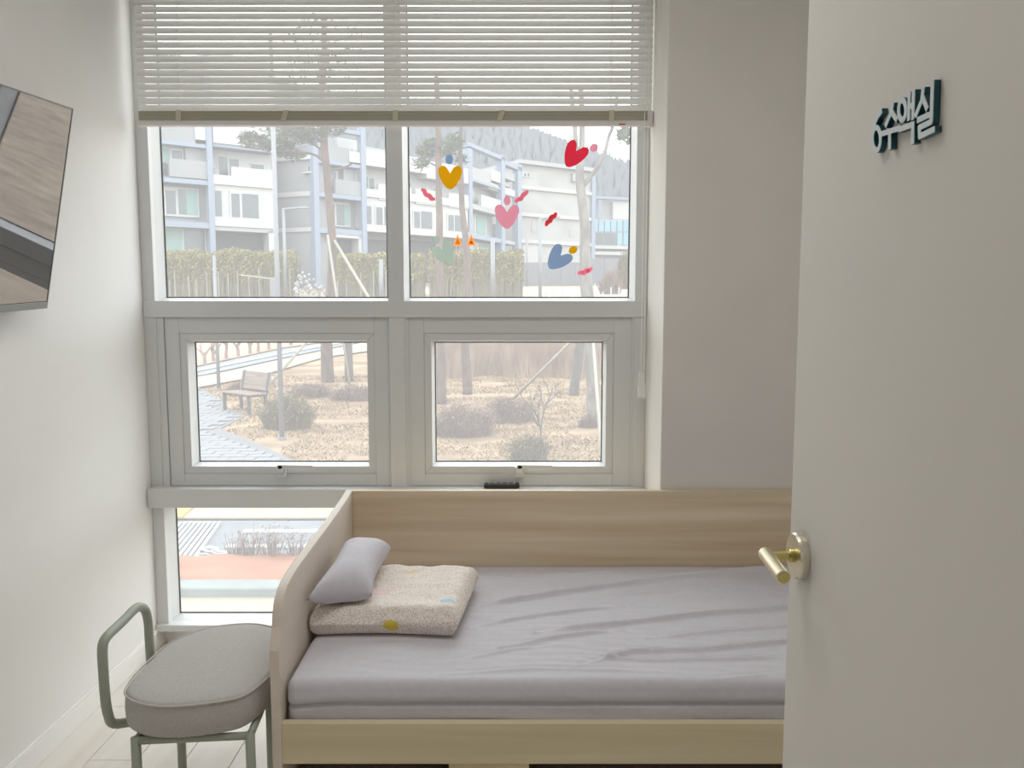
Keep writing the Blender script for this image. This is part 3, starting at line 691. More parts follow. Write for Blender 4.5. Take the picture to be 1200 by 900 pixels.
st = layered([(.012, sz - th), (.004, sz - th + .004), (.0, sz - th + .012), (-.002, sz - th * .5), (0, sz - .014), (.002, sz - .007), (.007, sz - .002), (.014, sz + .001), (.06, sz + .004), (.12, sz + .005)], 'seat_cushion', M['seat'], ch)
pip = MB().tube([Vector((cen.x + (q.x - cen.x) * 1.004, cen.y + (q.y - cen.y) * 1.004, sz - .004)) for q in outline] + [Vector((cen.x + (outline[0].x - cen.x) * 1.004, cen.y + (outline[0].y - cen.y) * 1.004, sz - .004))], .0025, 6, False).build('piping', mat('felt_piping', (196, 190, 184), .9), st)
zb = sz - th
zl_ = zb - .012
L1 = PZ(159, 868, zl_); L2 = PZ(293, 862, zl_); L3 = PZ(213, 868, zl_)
L1 = Vector((L1.x, L1.y, 0)); L2 = Vector((L2.x, L2.y, 0))
yb = L1.y + .27
L3 = PY(213, 880, yb); L3 = Vector((L3.x, yb, 0)); L4 = Vector((min(L2.x + .02, XSR - .05), yb - .02, 0))
for q in (L1, L2, L3, L4): MB().tube([(q.x, q.y, 0), (q.x, q.y, zl_ + .008)], .0115, 16).build('leg', M['sage'], ch, smooth=True)
for q, r_ in ((L1, L2), (L2, L4), (L4, L3), (L3, L1)): MB().tube([(q.x, q.y, zl_), (r_.x, r_.y, zl_)], .0095, 14).build('seat_rail', M['sage'], ch, smooth=True)
XA = PZ(120, 800, .5).x
arm_px = [(134, 848), (127, 838), (123.5, 818), (121, 785), (120, 762), (122, 751), (129, 742), (145, 727), (157, 714.5), (164, 711.5), (170, 715), (173.5, 728), (175, 750), (177, 780)]
XA = -.985
ap = [PX(a, c, XA) for a, c in arm_px]
print('arm', [tuple(round(t, 3) for t in q) for q in ap])
ap = [Vector((L1.x + .03, L1.y + .01, zl_))] + [Vector((XA + .055, ap[0].y + .012, zl_))] + ap + [Vector((XA, ap[-1].y + .004, zl_ + .05)), Vector((XA + .03, ap[-1].y, zl_)), Vector((L3.x, L3.y - .01, zl_))]
MB().tube(smooth_path(ap, 4), .0118, 16).build('armrest', M['sage'], ch, smooth=True)
#OUTDOORS
# ================================================================== OUTDOORS
YS_ = [g[0] for g in GT[1:-1]]
def drape(name, pts, m, lift, grid=None, thick=.02):
    """polygon (x, y) laid on the ground profile"""
    bm = bmesh.new(); vs = [bm.verts.new((x, y, 0)) for x, y in pts]; bm.faces.new(vs)
    for yb_ in YS_:
        bmesh.ops.bisect_plane(bm, geom=bm.verts[:] + bm.edges[:] + bm.faces[:], plane_co=(0, yb_, 0), plane_no=(0, 1, 0))
    bmesh.ops.triangulate(bm, faces=bm.faces[:])
    ret = bmesh.ops.extrude_face_region(bm, geom=bm.faces[:]); up = {g for g in ret['geom'] if isinstance(g, bmesh.types.BMVert)}
    for q in bm.verts: q.co.z = G(q.co.y) + (lift if q in up else lift - thick)
    bm.normal_update(); bm.verts.index_update()
    b = MB(); b.add([q.co.copy() for q in bm.verts], [tuple(q.index for q in fc.verts) for fc in bm.faces]); bm.free()
    return b.build(name, m)
def gpoly(*px): return [tuple(GR(a, b).xy) for a, b in px]
struct(drape('ground', [(-260, 3.45), (260, 3.45), (260, 395), (-260, 395)], M['lawn'], 0, thick=.3))
# street in front of the building (seen through the low pane)
def strip(name, y0, y1, x0, x1, m, lift): return struct(drape(name, [(x0, y0), (x1, y0), (x1, y1), (x0, y1)], m, lift))
yv = lambda py: GR(300, py).y
strip('pavement_strip', 3.46, yv(703), -12, 14, M['pave'], .02)
kb = thing('kerb_line', (0, yv(700), G(6)), kind='structure')
for k in range(14): box('kerb_stone', (-8 + k * 1.0 + .006, yv(702.5), -1.2), (-7 + k * 1.0 - .006, yv(692), G(6) + .1), M['kerb'], kb, .015)
# jute matting with folds
b = MB(); nx, ny = 60, 14; x0, x1, y0, y1 = -3.7, 5, yv(690), yv(661)
for i in range(nx + 1):
    for j in range(ny + 1):
        s_, t_ = i / nx, j / ny; x = x0 + (x1 - x0) * s_ - .25 * t_ * (1 - s_) * 0 + (.12 * t_ if i == 0 else 0); y = y0 + (y1 - y0) * t_
        z = -1.17 + .05 + .06 * noise.noise(Vector((x * 1.4, y * 2.5, 0))) + .04 * noise.noise(Vector((x * 3, y * 6 + x * 2, 4))); b.v.append(Vector((x, y, z)))
for i in range(nx):
    for j in range(ny): q = i * (ny + 1) + j; b.f.append((q, q + ny + 1, q + ny + 2, q + 1))
mt = b.build('ground_mat', M['mat'], smooth=True); md = mt.modifiers.new('thickness', 'SOLIDIFY'); md.thickness = .02
tag(mt, 'wide terracotta jute mat laid on the verge by the kerb', 'mat')
strip('road', yv(661), yv(612), -30, 30, M['asph'], .015)
for a, c, xl_ in ((646.5, 642.5, -3.0), (628, 624, -3.0)): strip('road_line', yv(a), yv(c), xl_, 20, M['paint'], .035)
# crossing stripes
cx0 = thing('zebra_crossing', (-4.3, 8, -1.15), kind='structure')
for k in range(9):
    a = GR(206 + k * 0, 616 + k * 8)
    pl_ = [GR(172 + k * 6.6, 660), GR(175.8 + k * 6.6, 660), GR(214.2 + k * 5.6, 616), GR(211.6 + k * 5.6, 616)]
    b = MB(); b.prism([(q.x, q.y, -1.152) for q in pl_], (0, 0, .03)); b.build('stripe', M['paint'], cx0)
# painted bicycle-like mark
bk = thing('road_mark', GR(250, 655), kind='structure')
for cx, cy, rx, ry in ((246, 649.5, 11, 3.2), (258, 653.5, 9, 2.6), (238, 657, 9, 2.2)):
    o = [GR(a, c) for a, c in ell(cx, cy, rx, ry)]; i_ = [GR(a, c) for a, c in ell(cx, cy, rx * .62, ry * .45)]; b = MB(); n = len(o)
    b.v = [Vector((q.x, q.y, -1.118)) for q in o] + [Vector((q.x, q.y, -1.118)) for q in i_]; b.f = [(k, (k + 1) % n, n + (k + 1) % n, n + k) for k in range(n)]; b.build('mark', M['paint'], bk)
strip('far_pavement', yv(611), yv(596), -30, 30, M['pave'], .04)
struct(drape('tactile_paving', gpoly((205, 612), (213, 612), (232, 595), (205, 590)), M['tactile'], .06))
kb2 = thing('far_kerb_line', (0, yv(595), -1.1), kind='structure')
for k in range(16): box('kerb_stone', (-8 + k + .006, yv(596), -1.2), (-7 + k - .006, yv(592), -1.04), M['kerb'], kb2, .015)
# park path of slabs
pth = thing('park_path', (-6, 16, -1.1), kind='structure')
pp = gpoly((150, 462), (228, 452), (262, 470), (266, 480), (288, 488), (258, 503.5), (283, 513.5), (315, 526), (350, 545), (370, 560), (150, 575))
o = drape('path_bed', pp, M['slab2'], .02); o.parent = pth; o.location = o.location - ORG[pth.name]
def inside(p, poly):
    c = False; n = len(poly)
    for i in range(n):
        (x1, y1), (x2, y2) = poly[i], poly[(i + 1) % n]
        if (y1 > p[1]) != (y2 > p[1]) and p[0] < (x2 - x1) * (p[1] - y1) / (y2 - y1) + x1: c = not c
    return c
me_s = None; cnt = 0
for iy in range(60):
    for ix in range(40):
        x, y = -13 + ix * .42 + (iy % 2) * .21, 11 + iy * .24
        if inside((x, y), pp) and inside((x + .4, y + .22), pp) and cnt < 290:
            q = ray(0, 0)
            cnt += 1
            if me_s is None:
                o = MB().box((-.2, -.11, 0), (.2, .11, .05)).build('slab', M['slab'], None, origin=(0, 0, 0)); me_s = o.data
            else: o = bpy.data.objects.new('slab', me_s); col.objects.link(o)
            o.parent = pth; o.location = Vector((x + .2, y + .11, G(y + .11) - .012 + random.uniform(0, .008))) - ORG[pth.name]
            o.rotation_euler.x = math.atan(.024 if 13 < y < 18.5 else .03 if y > 18.5 else 0)
# road climbing behind the park
struct(drape('upper_road', gpoly((100, 452), (228, 442.5), (330, 421), (431, 400), (520, 384), (520, 372), (431, 394), (330, 411), (228, 433), (100, 444)), M['lightroad'], .05))
struct(drape('upper_road_line', gpoly((100, 449), (228, 439), (330, 417.5), (431, 398), (520, 379), (520, 377), (431, 396), (330, 415.5), (228, 437), (100, 447)), M['paint'], .09))
struct(drape('upper_pavement', gpoly((100, 463), (228, 457), (290, 445), (380, 420), (431, 413), (520, 398), (520, 386), (431, 402), (330, 423), (228, 444.5), (100, 454)), M['pave'], .06))
struct(drape('soil_bank', gpoly((100, 441), (228, 431), (330, 409), (431, 391), (431, 366), (228, 366), (100, 366)), M['orange'], .05))

# ------------------------------------------------------------------ vegetation builders
def trunk_path(px, Y, wob=0): return [PY(a, b, Y) for a, b, w_ in px], [w_ / 2 * Y / FOC for a, b, w_ in px]
def needles(b, c, rx, ry, rz, n, ln=.16, rnd=random):
    for _ in range(n):
        while True:
            d = Vector((rnd.uniform(-1, 1), rnd.uniform(-1, 1), rnd.uniform(-1, 1)))
            if d.length < 1: break
        p = c + Vector((d.x * rx, d.y * ry, d.z * rz)); u = Vector((rnd.uniform(-1, 1), rnd.uniform(-1, 1), rnd.uniform(-.4, .9))).normalized(); w_ = u.cross(Vector((rnd.random(), rnd.random(), rnd.random()))).normalized() * .022
        b.add([p - w_, p + w_, p + u * ln * rnd.uniform(.6, 1.3)], [(0, 1, 2)])
def tree(name, label, px, Y, m, branches=(), clumps=(), group=None, base=None):
    pts, rs = trunk_path(px, Y); g = base if base is not None else G(Y); p0 = pts[0].copy(); p0.z = g - .1
    if pts[0].z > g: pts = [p0] + pts; rs = [rs[0] * 1.1] + rs
    pts2 = smooth_path(pts, 5); L = len(pts) - 1
    rs2 = [rs[min(int(i / 5), L)] * (1 - (i % 5) / 5) + rs[min(int(i / 5) + 1, L)] * ((i % 5) / 5) for i in range(len(pts2))]
    t = thing(name, (pts[0].x, Y, g), label, 'tree', group)
    pts2 = [q + Vector((noise.noise(q * 1.3) * .03, noise.noise(q * 1.7 + Vector((9, 0, 0))) * .03, 0)) for q in pts2]
    MB().tube(pts2, rs2, 10).build('trunk', m, t, smooth=True)
    for bp in branches:
        q, r_ = trunk_path(bp, Y); q = smooth_path(q, 4); r2 = [r_[min(i // 4, len(r_) - 1)] for i in range(len(q))]
        q = [v_ + Vector((0, .25 * math.sin(i * .5) * (i / len(q)), 0)) for i, v_ in enumerate(q)]
        MB().tube(q, r2, 7).build('branch', m, t, smooth=True)
    if clumps:
        b = MB()
        for a, c, rx, ry, n in clumps:
            k = Y / FOC; needles(b, PY(a, c, Y) + Vector((0, random.uniform(-.3, .3), 0)), rx * k, rx * k * .8, ry * k, n)
        b.build('foliage', M['needle'], t)
    return t
def twigs(name, label, px, py, wpx, hpx, n, m, lean=.5, th=.012, cat='shrub', group=None, depth=.7, kind=None, leaf=0, crown=False):
    c = GR(px, py); k = c.y / FOC; w_, h = wpx * k / 2, hpx * k; b = MB(); rnd = random.Random(int(px * 7 + py))
    c = Vector((c.x, c.y + w_ * depth * .5, G(c.y)))
    for _ in range(n):
        a = rnd.uniform(0, 2 * math.pi); r_ = math.sqrt(rnd.random()); r0 = r_ * (.85 if not crown else .35)
        x, y = c.x + w_ * r0 * math.cos(a), c.y + w_ * depth * r0 * math.sin(a)
        hh = h * (1 - (.55 if not crown else .25) * r_ ** 2) * rnd.uniform(.6, 1.05); z0 = G(y)
        dx, dy = (math.cos(a) * w_ * (r_ - r0) + rnd.uniform(-.35, .35) * lean * h, math.sin(a) * w_ * depth * (r_ - r0) + rnd.uniform(-.35, .35) * lean * h)
        p0 = Vector((x, y, z0 - .02)); p2 = Vector((x + dx, y + dy, z0 + hh)); p1 = (p0 + p2) / 2 + Vector((rnd.uniform(-.1, .1) * h * .5, rnd.uniform(-.1, .1) * h * .5, .06 * h))
        s_ = Vector((th / 2, th / 2 * rnd.uniform(-1, 1), 0))
        b.add([p0 - s_, p0 + s_, p1 + s_ * .8, p1 - s_ * .8, p2], [(0, 1, 2, 3), (3, 2, 4)])
        s2 = Vector((0, th / 2, 0)); b.add([p0 - s2, p0 + s2, p1 + s2 * .8, p1 - s2 * .8, p2], [(0, 1, 2, 3), (3, 2, 4)])
        for _l in range(leaf):
            t_ = rnd.uniform(.45, 1); q = p1.lerp(p2, t_) if t_ > .5 else p0.lerp(p1, t_ * 2); u = Vector((rnd.uniform(-1, 1), rnd.uniform(-1, 1), rnd.uniform(-.3, 1))).normalized() * rnd.uniform(.08, .16) * h; w2 = u.cross(Vector((rnd.random(), rnd.random(), 1))).normalized() * th * .8
            b.add([q - w2, q + w2, q + u], [(0, 1, 2)])
    o = b.build(name, m, origin=c); return tag(o, label, cat, group, kind)

pine = 'pine_tree'
tree(pine, 'tall pine with drooping needle clumps in the left upper pane', [(384, 447, 16), (383.5, 400, 13.5), (387.5, 345, 11.5), (389.5, 300, 10), (387, 250, 9), (382.5, 200, 8.5), (380, 160, 8.5), (378, 120, 8), (380, 60, 7), (379, 20, 5)], 23.4, M['bark'],
     [[(382, 192, 3), (368, 181, 2.5), (352, 179, 2), (330, 178, 1.5)], [(381, 180, 2.5), (366, 168, 2), (345, 160, 1.6), (310, 160, 1.2)], [(388, 200, 2.5), (400, 196, 2), (415, 192, 1.2)]],
     [(300, 166, 22, 8, 420), (325, 172, 20, 9, 420), (345, 160, 26, 12, 560), (366, 158, 18, 12, 380), (290, 158, 14, 6, 200), (340, 181, 16, 5, 220), (330, 140, 40, 16, 500), (392, 152, 16, 8, 200), (378, 100, 50, 30, 600), (380, 50, 46, 30, 600)])
tree('lopped_tree', 'short lopped trunk standing right of the large pine in the left sash', [(409.5, 447, 10.5), (408.5, 420, 9.5), (408, 398, 9), (407, 375, 9)], 23.6, M['barkg'])
tree(pine, 'slim pine left of the yellow heart sticker', [(517.5, 474, 12.5), (517.5, 430, 11), (516.5, 400, 10), (515.5, 345, 9.5), (515, 290, 8.5), (514.5, 250, 8), (513.5, 200, 7.5), (513.5, 150, 7), (512, 90, 6)], 19.3, M['bark'],
     [[(513.5, 196, 2), (504, 190, 1.6), (495, 186, 1)], [(514, 186, 2), (525, 178, 1.4), (532, 170, 1)]],
     [(498, 176, 12, 8, 150), (493, 190, 10, 6, 100), (505, 166, 12, 6, 90), (526, 174, 12, 8, 130)])
tree(pine, 'slim pine right of the yellow heart sticker', [(548, 462, 12.5), (546.5, 430, 11), (546, 400, 10), (549.5, 345, 9.5), (547, 310, 8.8), (544, 270, 7.5), (541, 230, 6.5), (540, 190, 4.8), (540, 150, 4), (540, 100, 3)], 21.0, M['bark'],
     [[(540, 188, 1.6), (532, 180, 1.2), (526, 178, .8)]], [(534, 168, 12, 9, 120), (540, 186, 7, 6, 60)])
tree('leaning_tree', 'dark leaning trunk behind the forked tree in the right sash', [(672, 464, 12), (675, 440, 11), (680, 400, 10.5), (686, 352, 9.5), (690, 300, 5)], 20.8, M['barkg'])
tree('forked_tree', 'pale grey forked tree at the right side of the window', [(697, 499, 19), (695, 450, 16), (692, 400, 15), (689, 350, 15.5), (687, 310, 13.5), (685, 270, 11.5), (683, 235, 11), (680.5, 212, 10.5), (680, 195, 9), (682.5, 170, 7), (682.5, 148, 6.5), (680, 100, 6)], 16.4, M['barkp'],
     [[(683, 218, 6), (692, 207, 5.4), (701, 195, 5), (709.5, 176, 4.4), (714, 160, 4), (718, 146, 3.8), (722, 110, 3)], [(680, 205, 6), (676.5, 185, 6), (674, 165, 5.5), (673, 148, 5.5), (670, 100, 4)]],
     [(731, 158, 8, 8, 80), (726, 166, 4, 4, 30), (738, 150, 8, 10, 80), (737, 168, 4, 4, 30)])
# stakes propping the trees
def stakep(px0, px1, Y0, Y1, label, r=.035):
    a = PY(*px0, Y0); c = PY(*px1, Y1); b = GR(*px1) if Y1 is None else c
    o = MB().tube([a, b], r, 8).build('tree_stake', M['stake'], smooth=True); tag(o, label, 'stake', 'stakes propping the trees'); return o
def stake(top, Y0, foot, label, r=.035):
    a = PY(*top, Y0); c = GR(*foot); d = (c - a).normalized(); o = MB().tube([a, c + d * .1], r, 8).build('tree_stake', M['stake'], smooth=True); tag(o, label, 'stake', 'stakes propping the trees')
stake((384.5, 372), 23.2, (312, 455), 'timber stake slanting down to the shrub behind the bench', .04)
stake((384, 275), 23.15, (410, 452), 'pale timber stake close against the large pine trunk', .035)
stake((392, 282), 23.3, (500, 462), 'timber stake slanting right from the large pine trunk', .04)
stake((690, 380), 16.2, (602, 467), 'timber stake slanting left from the forked tree', .035)
stake((694, 385), 16.2, (706, 545), 'thin pale stake at the right edge of the right sash', .03)
# lamp posts
def lamp_post(px, py, Y, topz, r, label, arm=None):
    g = GR(px, py) if Y is None else Vector((PY(px, py, Y).x, Y, G(Y)))
    t = thing('lamp_post', g, label, 'lamp post')
    MB().tube([g + Vector((0, 0, -.1)), Vector((g.x, g.y, topz))], [r * 1.1, r * .9], 12).build('post', M['pole'], t, smooth=True)
    MB().tube([g + Vector((0, 0, -.05)), g + Vector((0, 0, .06))], r * 1.8, 12).build('foot', M['pole'], t)
    if arm:
        MB().tube([(g.x, g.y, topz - .05), (g.x + arm, g.y, topz + .05)], r * .7, 8).build('arm', M['pole'], t); MB().box((g.x + arm * .55, g.y - .12, topz - .02), (g.x + arm * 1.1, g.y + .12, topz + .06)).build('lamp_head', M['pole'], t, .02)
lamp_post(330.5, 516, None, 6.2, .043, 'tall grey lamp post standing in the lawn by the path', None)
lamp_post(256.5, 458, None, PY(250, 300, 22).z, .045, 'thin dark lamp post beyond the bench', None)
lamp_post(335, 347, 46, PY(332, 244, 46).z, .09, 'far street lamp with a short arm in front of the grey gable', 1.3)
lamp_post(577.5, 350, 46, PY(575, 279, 46).z, .13, 'thick pale post in front of the right bamboo hedge', None)
lamp_post(633, 350, 46, PY(631, 255, 46).z, .09, 'far street lamp below the red squiggle sticker', 1.0)
lamp_post(617.5, 345, 60, PY(616, 271, 60).z, .07, 'thin dark post left of the far street lamp', None)
lamp_post(447, 350, 46, PY(445, 304, 46).z, .13, 'short pale post in front of the left hedge', None)
# ------------------------------------------------------------------ bench
A_, B2 = GR(263, 480), GR(288, 488.5); dvb = (B2 - A_).normalized(); ang = math.atan2(dvb.y, dvb.x); Lb = 1.15
bn = thing('park_bench', (A_ + B2) / 2, 'wooden slatted park bench with iron legs beside the stone path', 'bench')
bn.location.z = G(bn.location.y); ORG[bn.name] = Vector((0, 0, 0)); bn.rotation_euler.z = math.radians(-40)
for k in range(4): box('seat_slat', (-Lb / 2, .02 + k * .115, .42), (Lb / 2, .12 + k * .115, .45), M['benchw'], bn, .006)
for k in range(4):
    y, z = .50 + k * .022, .50 + k * .1; MB().prism([(-Lb / 2, y, z), (-Lb / 2, y + .025, z), (-Lb / 2, y + .045, z + .088), (-Lb / 2, y + .02, z + .088)], (Lb, 0, 0)).build('back_slat', M['benchw'], bn)
for x in (-Lb / 2 + .08, Lb / 2 - .08):
    MB().box((x - .03, .02, -.03), (x + .03, .08, .42)).box((x - .03, .44, -.03), (x + .03, .5, .42)).box((x - .03, .02, .38), (x + .03, .5, .42)).prism([(x - .03, .46, .4), (x - .03, .52, .4), (x - .03, .62, .9), (x - .03, .57, .9)], (.06, 0, 0)).build('leg_frame', M['benchm'], bn)
# ------------------------------------------------------------------ shrubs
twigs('round_shrub', 'round brown leafless shrub directly behind the bench', 287, 464, 48, 18, 800, M['twig'], .6, .014, leaf=3)
twigs('round_shrub', 'bushy shrub with green base right of the lamp post', 334, 504, 62, 46, 900, M['twigg'], .6, .012, leaf=4)
twigs('low_shrub', 'low greyish shrub left of the large pine foot', 362, 466, 52, 20, 420, M['twigp'], 1.0, .014, leaf=3)
twigs('low_shrub', 'low greyish shrub at the foot of the lopped trunk', 412, 470, 54, 22, 420, M['twigp'], 1.0, .014, leaf=3)
twigs('mound_shrub', 'wide mauve twiggy shrub mound in the right sash', 540, 512, 84, 42, 900, M['twigp'], 1.1, .010, leaf=3)
twigs('mound_shrub', 'mauve twiggy shrub joining the wide mound on its right', 594, 496, 66, 34, 650, M['twigp'], 1.1, .010, leaf=3)
twigs('small_bush', 'small olive and tan bush at the sapling foot', 620, 541, 48, 34, 520, M['twigg'], .9, .011, leaf=4)
twigs('low_shrub', 'small grey shrub at the foot of the forked tree', 690, 502, 22, 18, 200, M['twig'], .8, .012, leaf=2)
for px, py, w_, h, n in ((292, 662, 42, 48, 60), (318, 663, 40, 56, 64), (345, 662, 42, 46, 60), (275, 661, 30, 38, 36), (368, 661, 32, 38, 36)):
    twigs('bare_shrub', {292: 'bare twiggy shrub, second from left behind the terracotta mat', 318: 'tallest bare twiggy shrub behind the terracotta mat', 345: 'bare twiggy shrub right of the tallest one behind the mat', 275: 'leftmost bare twiggy shrub near the painted road mark', 368: 'rightmost bare twiggy shrub half hidden by the bed panel'}[px],
          px, py, w_, h, n, M['twig'], .5, .006, leaf=3, crown=True, group='bare shrubs by the road')
# sapling
def grow(b, p, d, ln, r, dep, rnd):
    e = p + d * ln; b.tube([p, (p + e) / 2 + Vector((rnd.uniform(-1, 1), rnd.uniform(-1, 1), 0)) * ln * .05, e], [r, r * .85, r * .65], 5, False)
    if dep == 0: return
    for k in range(3 if dep > 2 else 2):
        nd = (d + Vector((rnd.uniform(-.8, .8), rnd.uniform(-.6, .6), rnd.uniform(-.05, .5)))).normalized(); grow(b, p + d * ln * rnd.uniform(.45, 1), nd, ln * rnd.uniform(.6, .8), r * .62, dep - 1, rnd)
q = GR(634, 539); rnd = random.Random(4); b = MB(); grow(b, q, Vector((0, 0, 1)), .55, .026, 4, rnd)
tag(b.build('sapling', M['barkg'], origin=q), 'bare branching sapling behind the small olive bush', 'tree')
ORD = ['first', 'second', 'third', 'fourth', 'fifth', 'sixth', 'seventh', 'eighth', 'ninth', 'tenth']
# young trees on the bank beyond the upper road
for k, (px, py, h) in enumerate(((240, 428, 34), (251, 425, 36), (266, 422, 32), (279, 419, 34), (293, 416, 30), (303, 414, 30), (315, 411, 28), (341, 406, 26))):
    q = GR(px, py); rnd = random.Random(k + 30); b = MB(); kk = q.y / FOC; grow(b, q, Vector((0, 0, 1)), h * kk * .45, .07, 3, rnd)
    tag(b.build('young_tree', M['twigp'], origin=q), ORD[k] + ' from the left of the thin bare trees on the soil bank', 'tree', 'young trees on the soil bank')
# reeds
b = MB(); rnd = random.Random(5)
for _ in range(34000):
    py = 400 + 56 * rnd.random() ** .8; px = rnd.uniform(452, 745); y = 24.5 + (py - 456) * -.19 + rnd.uniform(0, .5); y = 24.5 + rnd.random() ** 1.3 * 13 + 1.2 * noise.noise(Vector((px * .02, 0, 0)))
    x = (px - 600) / FOC * y; g = G(y); h = rnd.uniform(.5, 1.15) * (.8 + .5 * noise.noise(Vector((x * .5, y * .3, 0)))); dx = rnd.uniform(-.25, .25); w_ = rnd.uniform(.012, .022)
    b.add([(x - w_, y, g), (x + w_, y, g), (x + dx, y + rnd.uniform(-.1, .1), g + h)], [(0, 1, 2)])
rb_ = thing('reed_bed', (0, 27, G(27))); dk = MB()
for _ in range(1500):
    y = 25 + rnd.random() * 12; x = rnd.uniform(-.155, .15) * y; g = G(y); h = rnd.uniform(.7, 1.7); dx = rnd.uniform(-.2, .2); w_ = .012
    dk.add([(x - w_, y, g), (x + w_, y, g), (x + dx, y, g + h)], [(0, 1, 2)])
dk.build('stem', M['twig'], rb_)['kind'] = 'stuff'; b.build('blade', M['reed'], rb_)['kind'] = 'stuff'
tag(rb_, 'tall dry reeds behind the trees in the right sash', 'reeds', None, 'stuff')
b = MB(); rnd = random.Random(6)
for _ in range(42000):
    y = 11.5 + rnd.random() ** .8 * 13.5; x = rnd.uniform(-.42, .16) * y; g = G(y)
    if inside((x, y), pp) or noise.noise(Vector((x * .8, y * .8, 0))) < -.25: continue
    h = rnd.uniform(.015, .055); w_ = rnd.uniform(.008, .02); a = rnd.uniform(0, 6.28); dx, dy = math.cos(a) * h * 1.2, math.sin(a) * h * 1.2
    b.add([(x - w_, y, g - .01), (x + w_, y, g - .01), (x + dx, y + dy, g + h)], [(0, 1, 2)])
tag(b.build('dry_grass', M['lawn']), 'matted dry grass on the park lawn', 'grass', None, 'stuff')
# bamboo hedges
def hedge(px0, px1, top, Y, label, n):
    b = MB(); rnd = random.Random(int(px0)); x0, x1 = (px0 - 600) / FOC * Y, (px1 - 600) / FOC * Y; H = PY(600, top, Y).z - G(Y)
    cane = MB()
    for _ in range(int(n * .09)):
        x, y = rnd.uniform(x0, x1), Y + rnd.uniform(0, 1.2); h = H * rnd.uniform(.7, .98); dx = rnd.uniform(-.25, .25); w_ = .025; g = G(y) - .1
        cane.add([(x - w_, y, g), (x + w_, y, g), (x + dx + w_ * .6, y + .05, g + h), (x + dx - w_ * .6, y + .05, g + h)], [(0, 1, 2, 3)])
    for _ in range(n):
        x, y = rnd.uniform(x0, x1), Y + rnd.uniform(-.2, 1.4); t_ = 1 - .62 * rnd.random() ** 1.25; z = G(Y) + H * t_ * (1 + .09 * noise.noise(Vector((x * .7, 0, 0))) + .06 * noise.noise(Vector((x * 2.5, 3, 0))))
        u = Vector((rnd.uniform(-1, 1), rnd.uniform(-1, 1), rnd.uniform(-1, .4))).normalized() * rnd.uniform(.14, .32); w_ = u.cross(Vector((rnd.random(), rnd.random(), rnd.random()))).normalized() * .034
        b.add([(x, y, z), Vector((x, y, z)) + u * .5 + w_, Vector((x, y, z)) + u, Vector((x, y, z)) + u * .5 - w_], [(0, 1, 2, 3)])
    t = thing('bamboo_hedge', ((x0 + x1) / 2, Y, G(Y)), label, 'hedge'); cane.build('cane', M['cane'], t)['kind'] = 'stuff'; b.build('foliage', M['bamboo'], t)['kind'] = 'stuff'
hedge(150, 347, 293, 48, 'yellowing bamboo hedge behind the left upper pane', 12000)
hedge(392, 497, 297, 48, 'yellowing bamboo hedge right of the large pine', 6500)
hedge(504, 612, 293, 48, 'yellowing bamboo hedge behind the green heart sticker', 7000)
def fence(px0, px1, Y, label):
    x0, x1 = (px0 - 600) / FOC * Y, (px1 - 600) / FOC * Y; g = G(Y); t = thing('picket_fence', ((x0 + x1) / 2, Y, g), label, 'fence'); b = MB(); x = x0; rnd = random.Random(int(px1))
    while x < x1:
        h = rnd.uniform(1.2, 2.0); b.box((x - .022, Y - .02, g - .2), (x + .022, Y + .02, g + h)); x += rnd.uniform(.3, .9)
    b.build('picket', M['picket'], t)['kind'] = 'stuff'; MB().box((x0, Y + .02, g + .15), (x1, Y + .05, g + .2)).build('rail', M['picket'], t)
fence(150, 347, 47.2, 'pale thin picket fence before the left bamboo hedge'); fence(397, 470, 47.2, 'pale thin picket fence right of the large pine')
# barrier in front of the hedge
q = Vector((PY(321, 346, 46.5).x, 46.5, G(46.5))); t = thing('road_barrier', q, 'grey roadside barrier with a bent top bar before the hedge', 'barrier')
box('post', (q.x - .17, q.y - .05, q.z - .1), (q.x + .17, q.y + .05, PY(321, 325, 46.5).z), M['pole'], t, .02)
MB().tube([PY(318, 327, 46.5), PY(300, 324.5, 46.5), PY(282, 322.5, 46.5)], .05, 8).build('bar', M['picket'], t)
# heap of white rubble
rnd = random.Random(11); k = 46.5 / FOC; b = MB()
for i in range(60):
    px = rnd.uniform(344, 385); top = 346 - 30 * (1 - abs(px - 358) / 32); py = rnd.uniform(max(316, top), 347); r_ = rnd.uniform(1.2, 3.0) * k; c = PY(px, py, 46.3 + rnd.uniform(0, .8))
    bm = bmesh.new(); bmesh.ops.create_icosphere(bm, subdivisions=1, radius=r_)
    for q in bm.verts: q.co *= 1 + .4 * noise.noise(q.co * 2.2 / r_ + Vector((i, 0, 0)))
    bm.verts.index_update(); b.add([q.co + c for q in bm.verts], [tuple(v_.index for v_ in fc.verts) for fc in bm.faces]); bm.free()
tag(b.build('rubble_heap', M['rock']), 'heap of white rubble by the hedge left of the large pine', 'rubble', None, 'stuff')
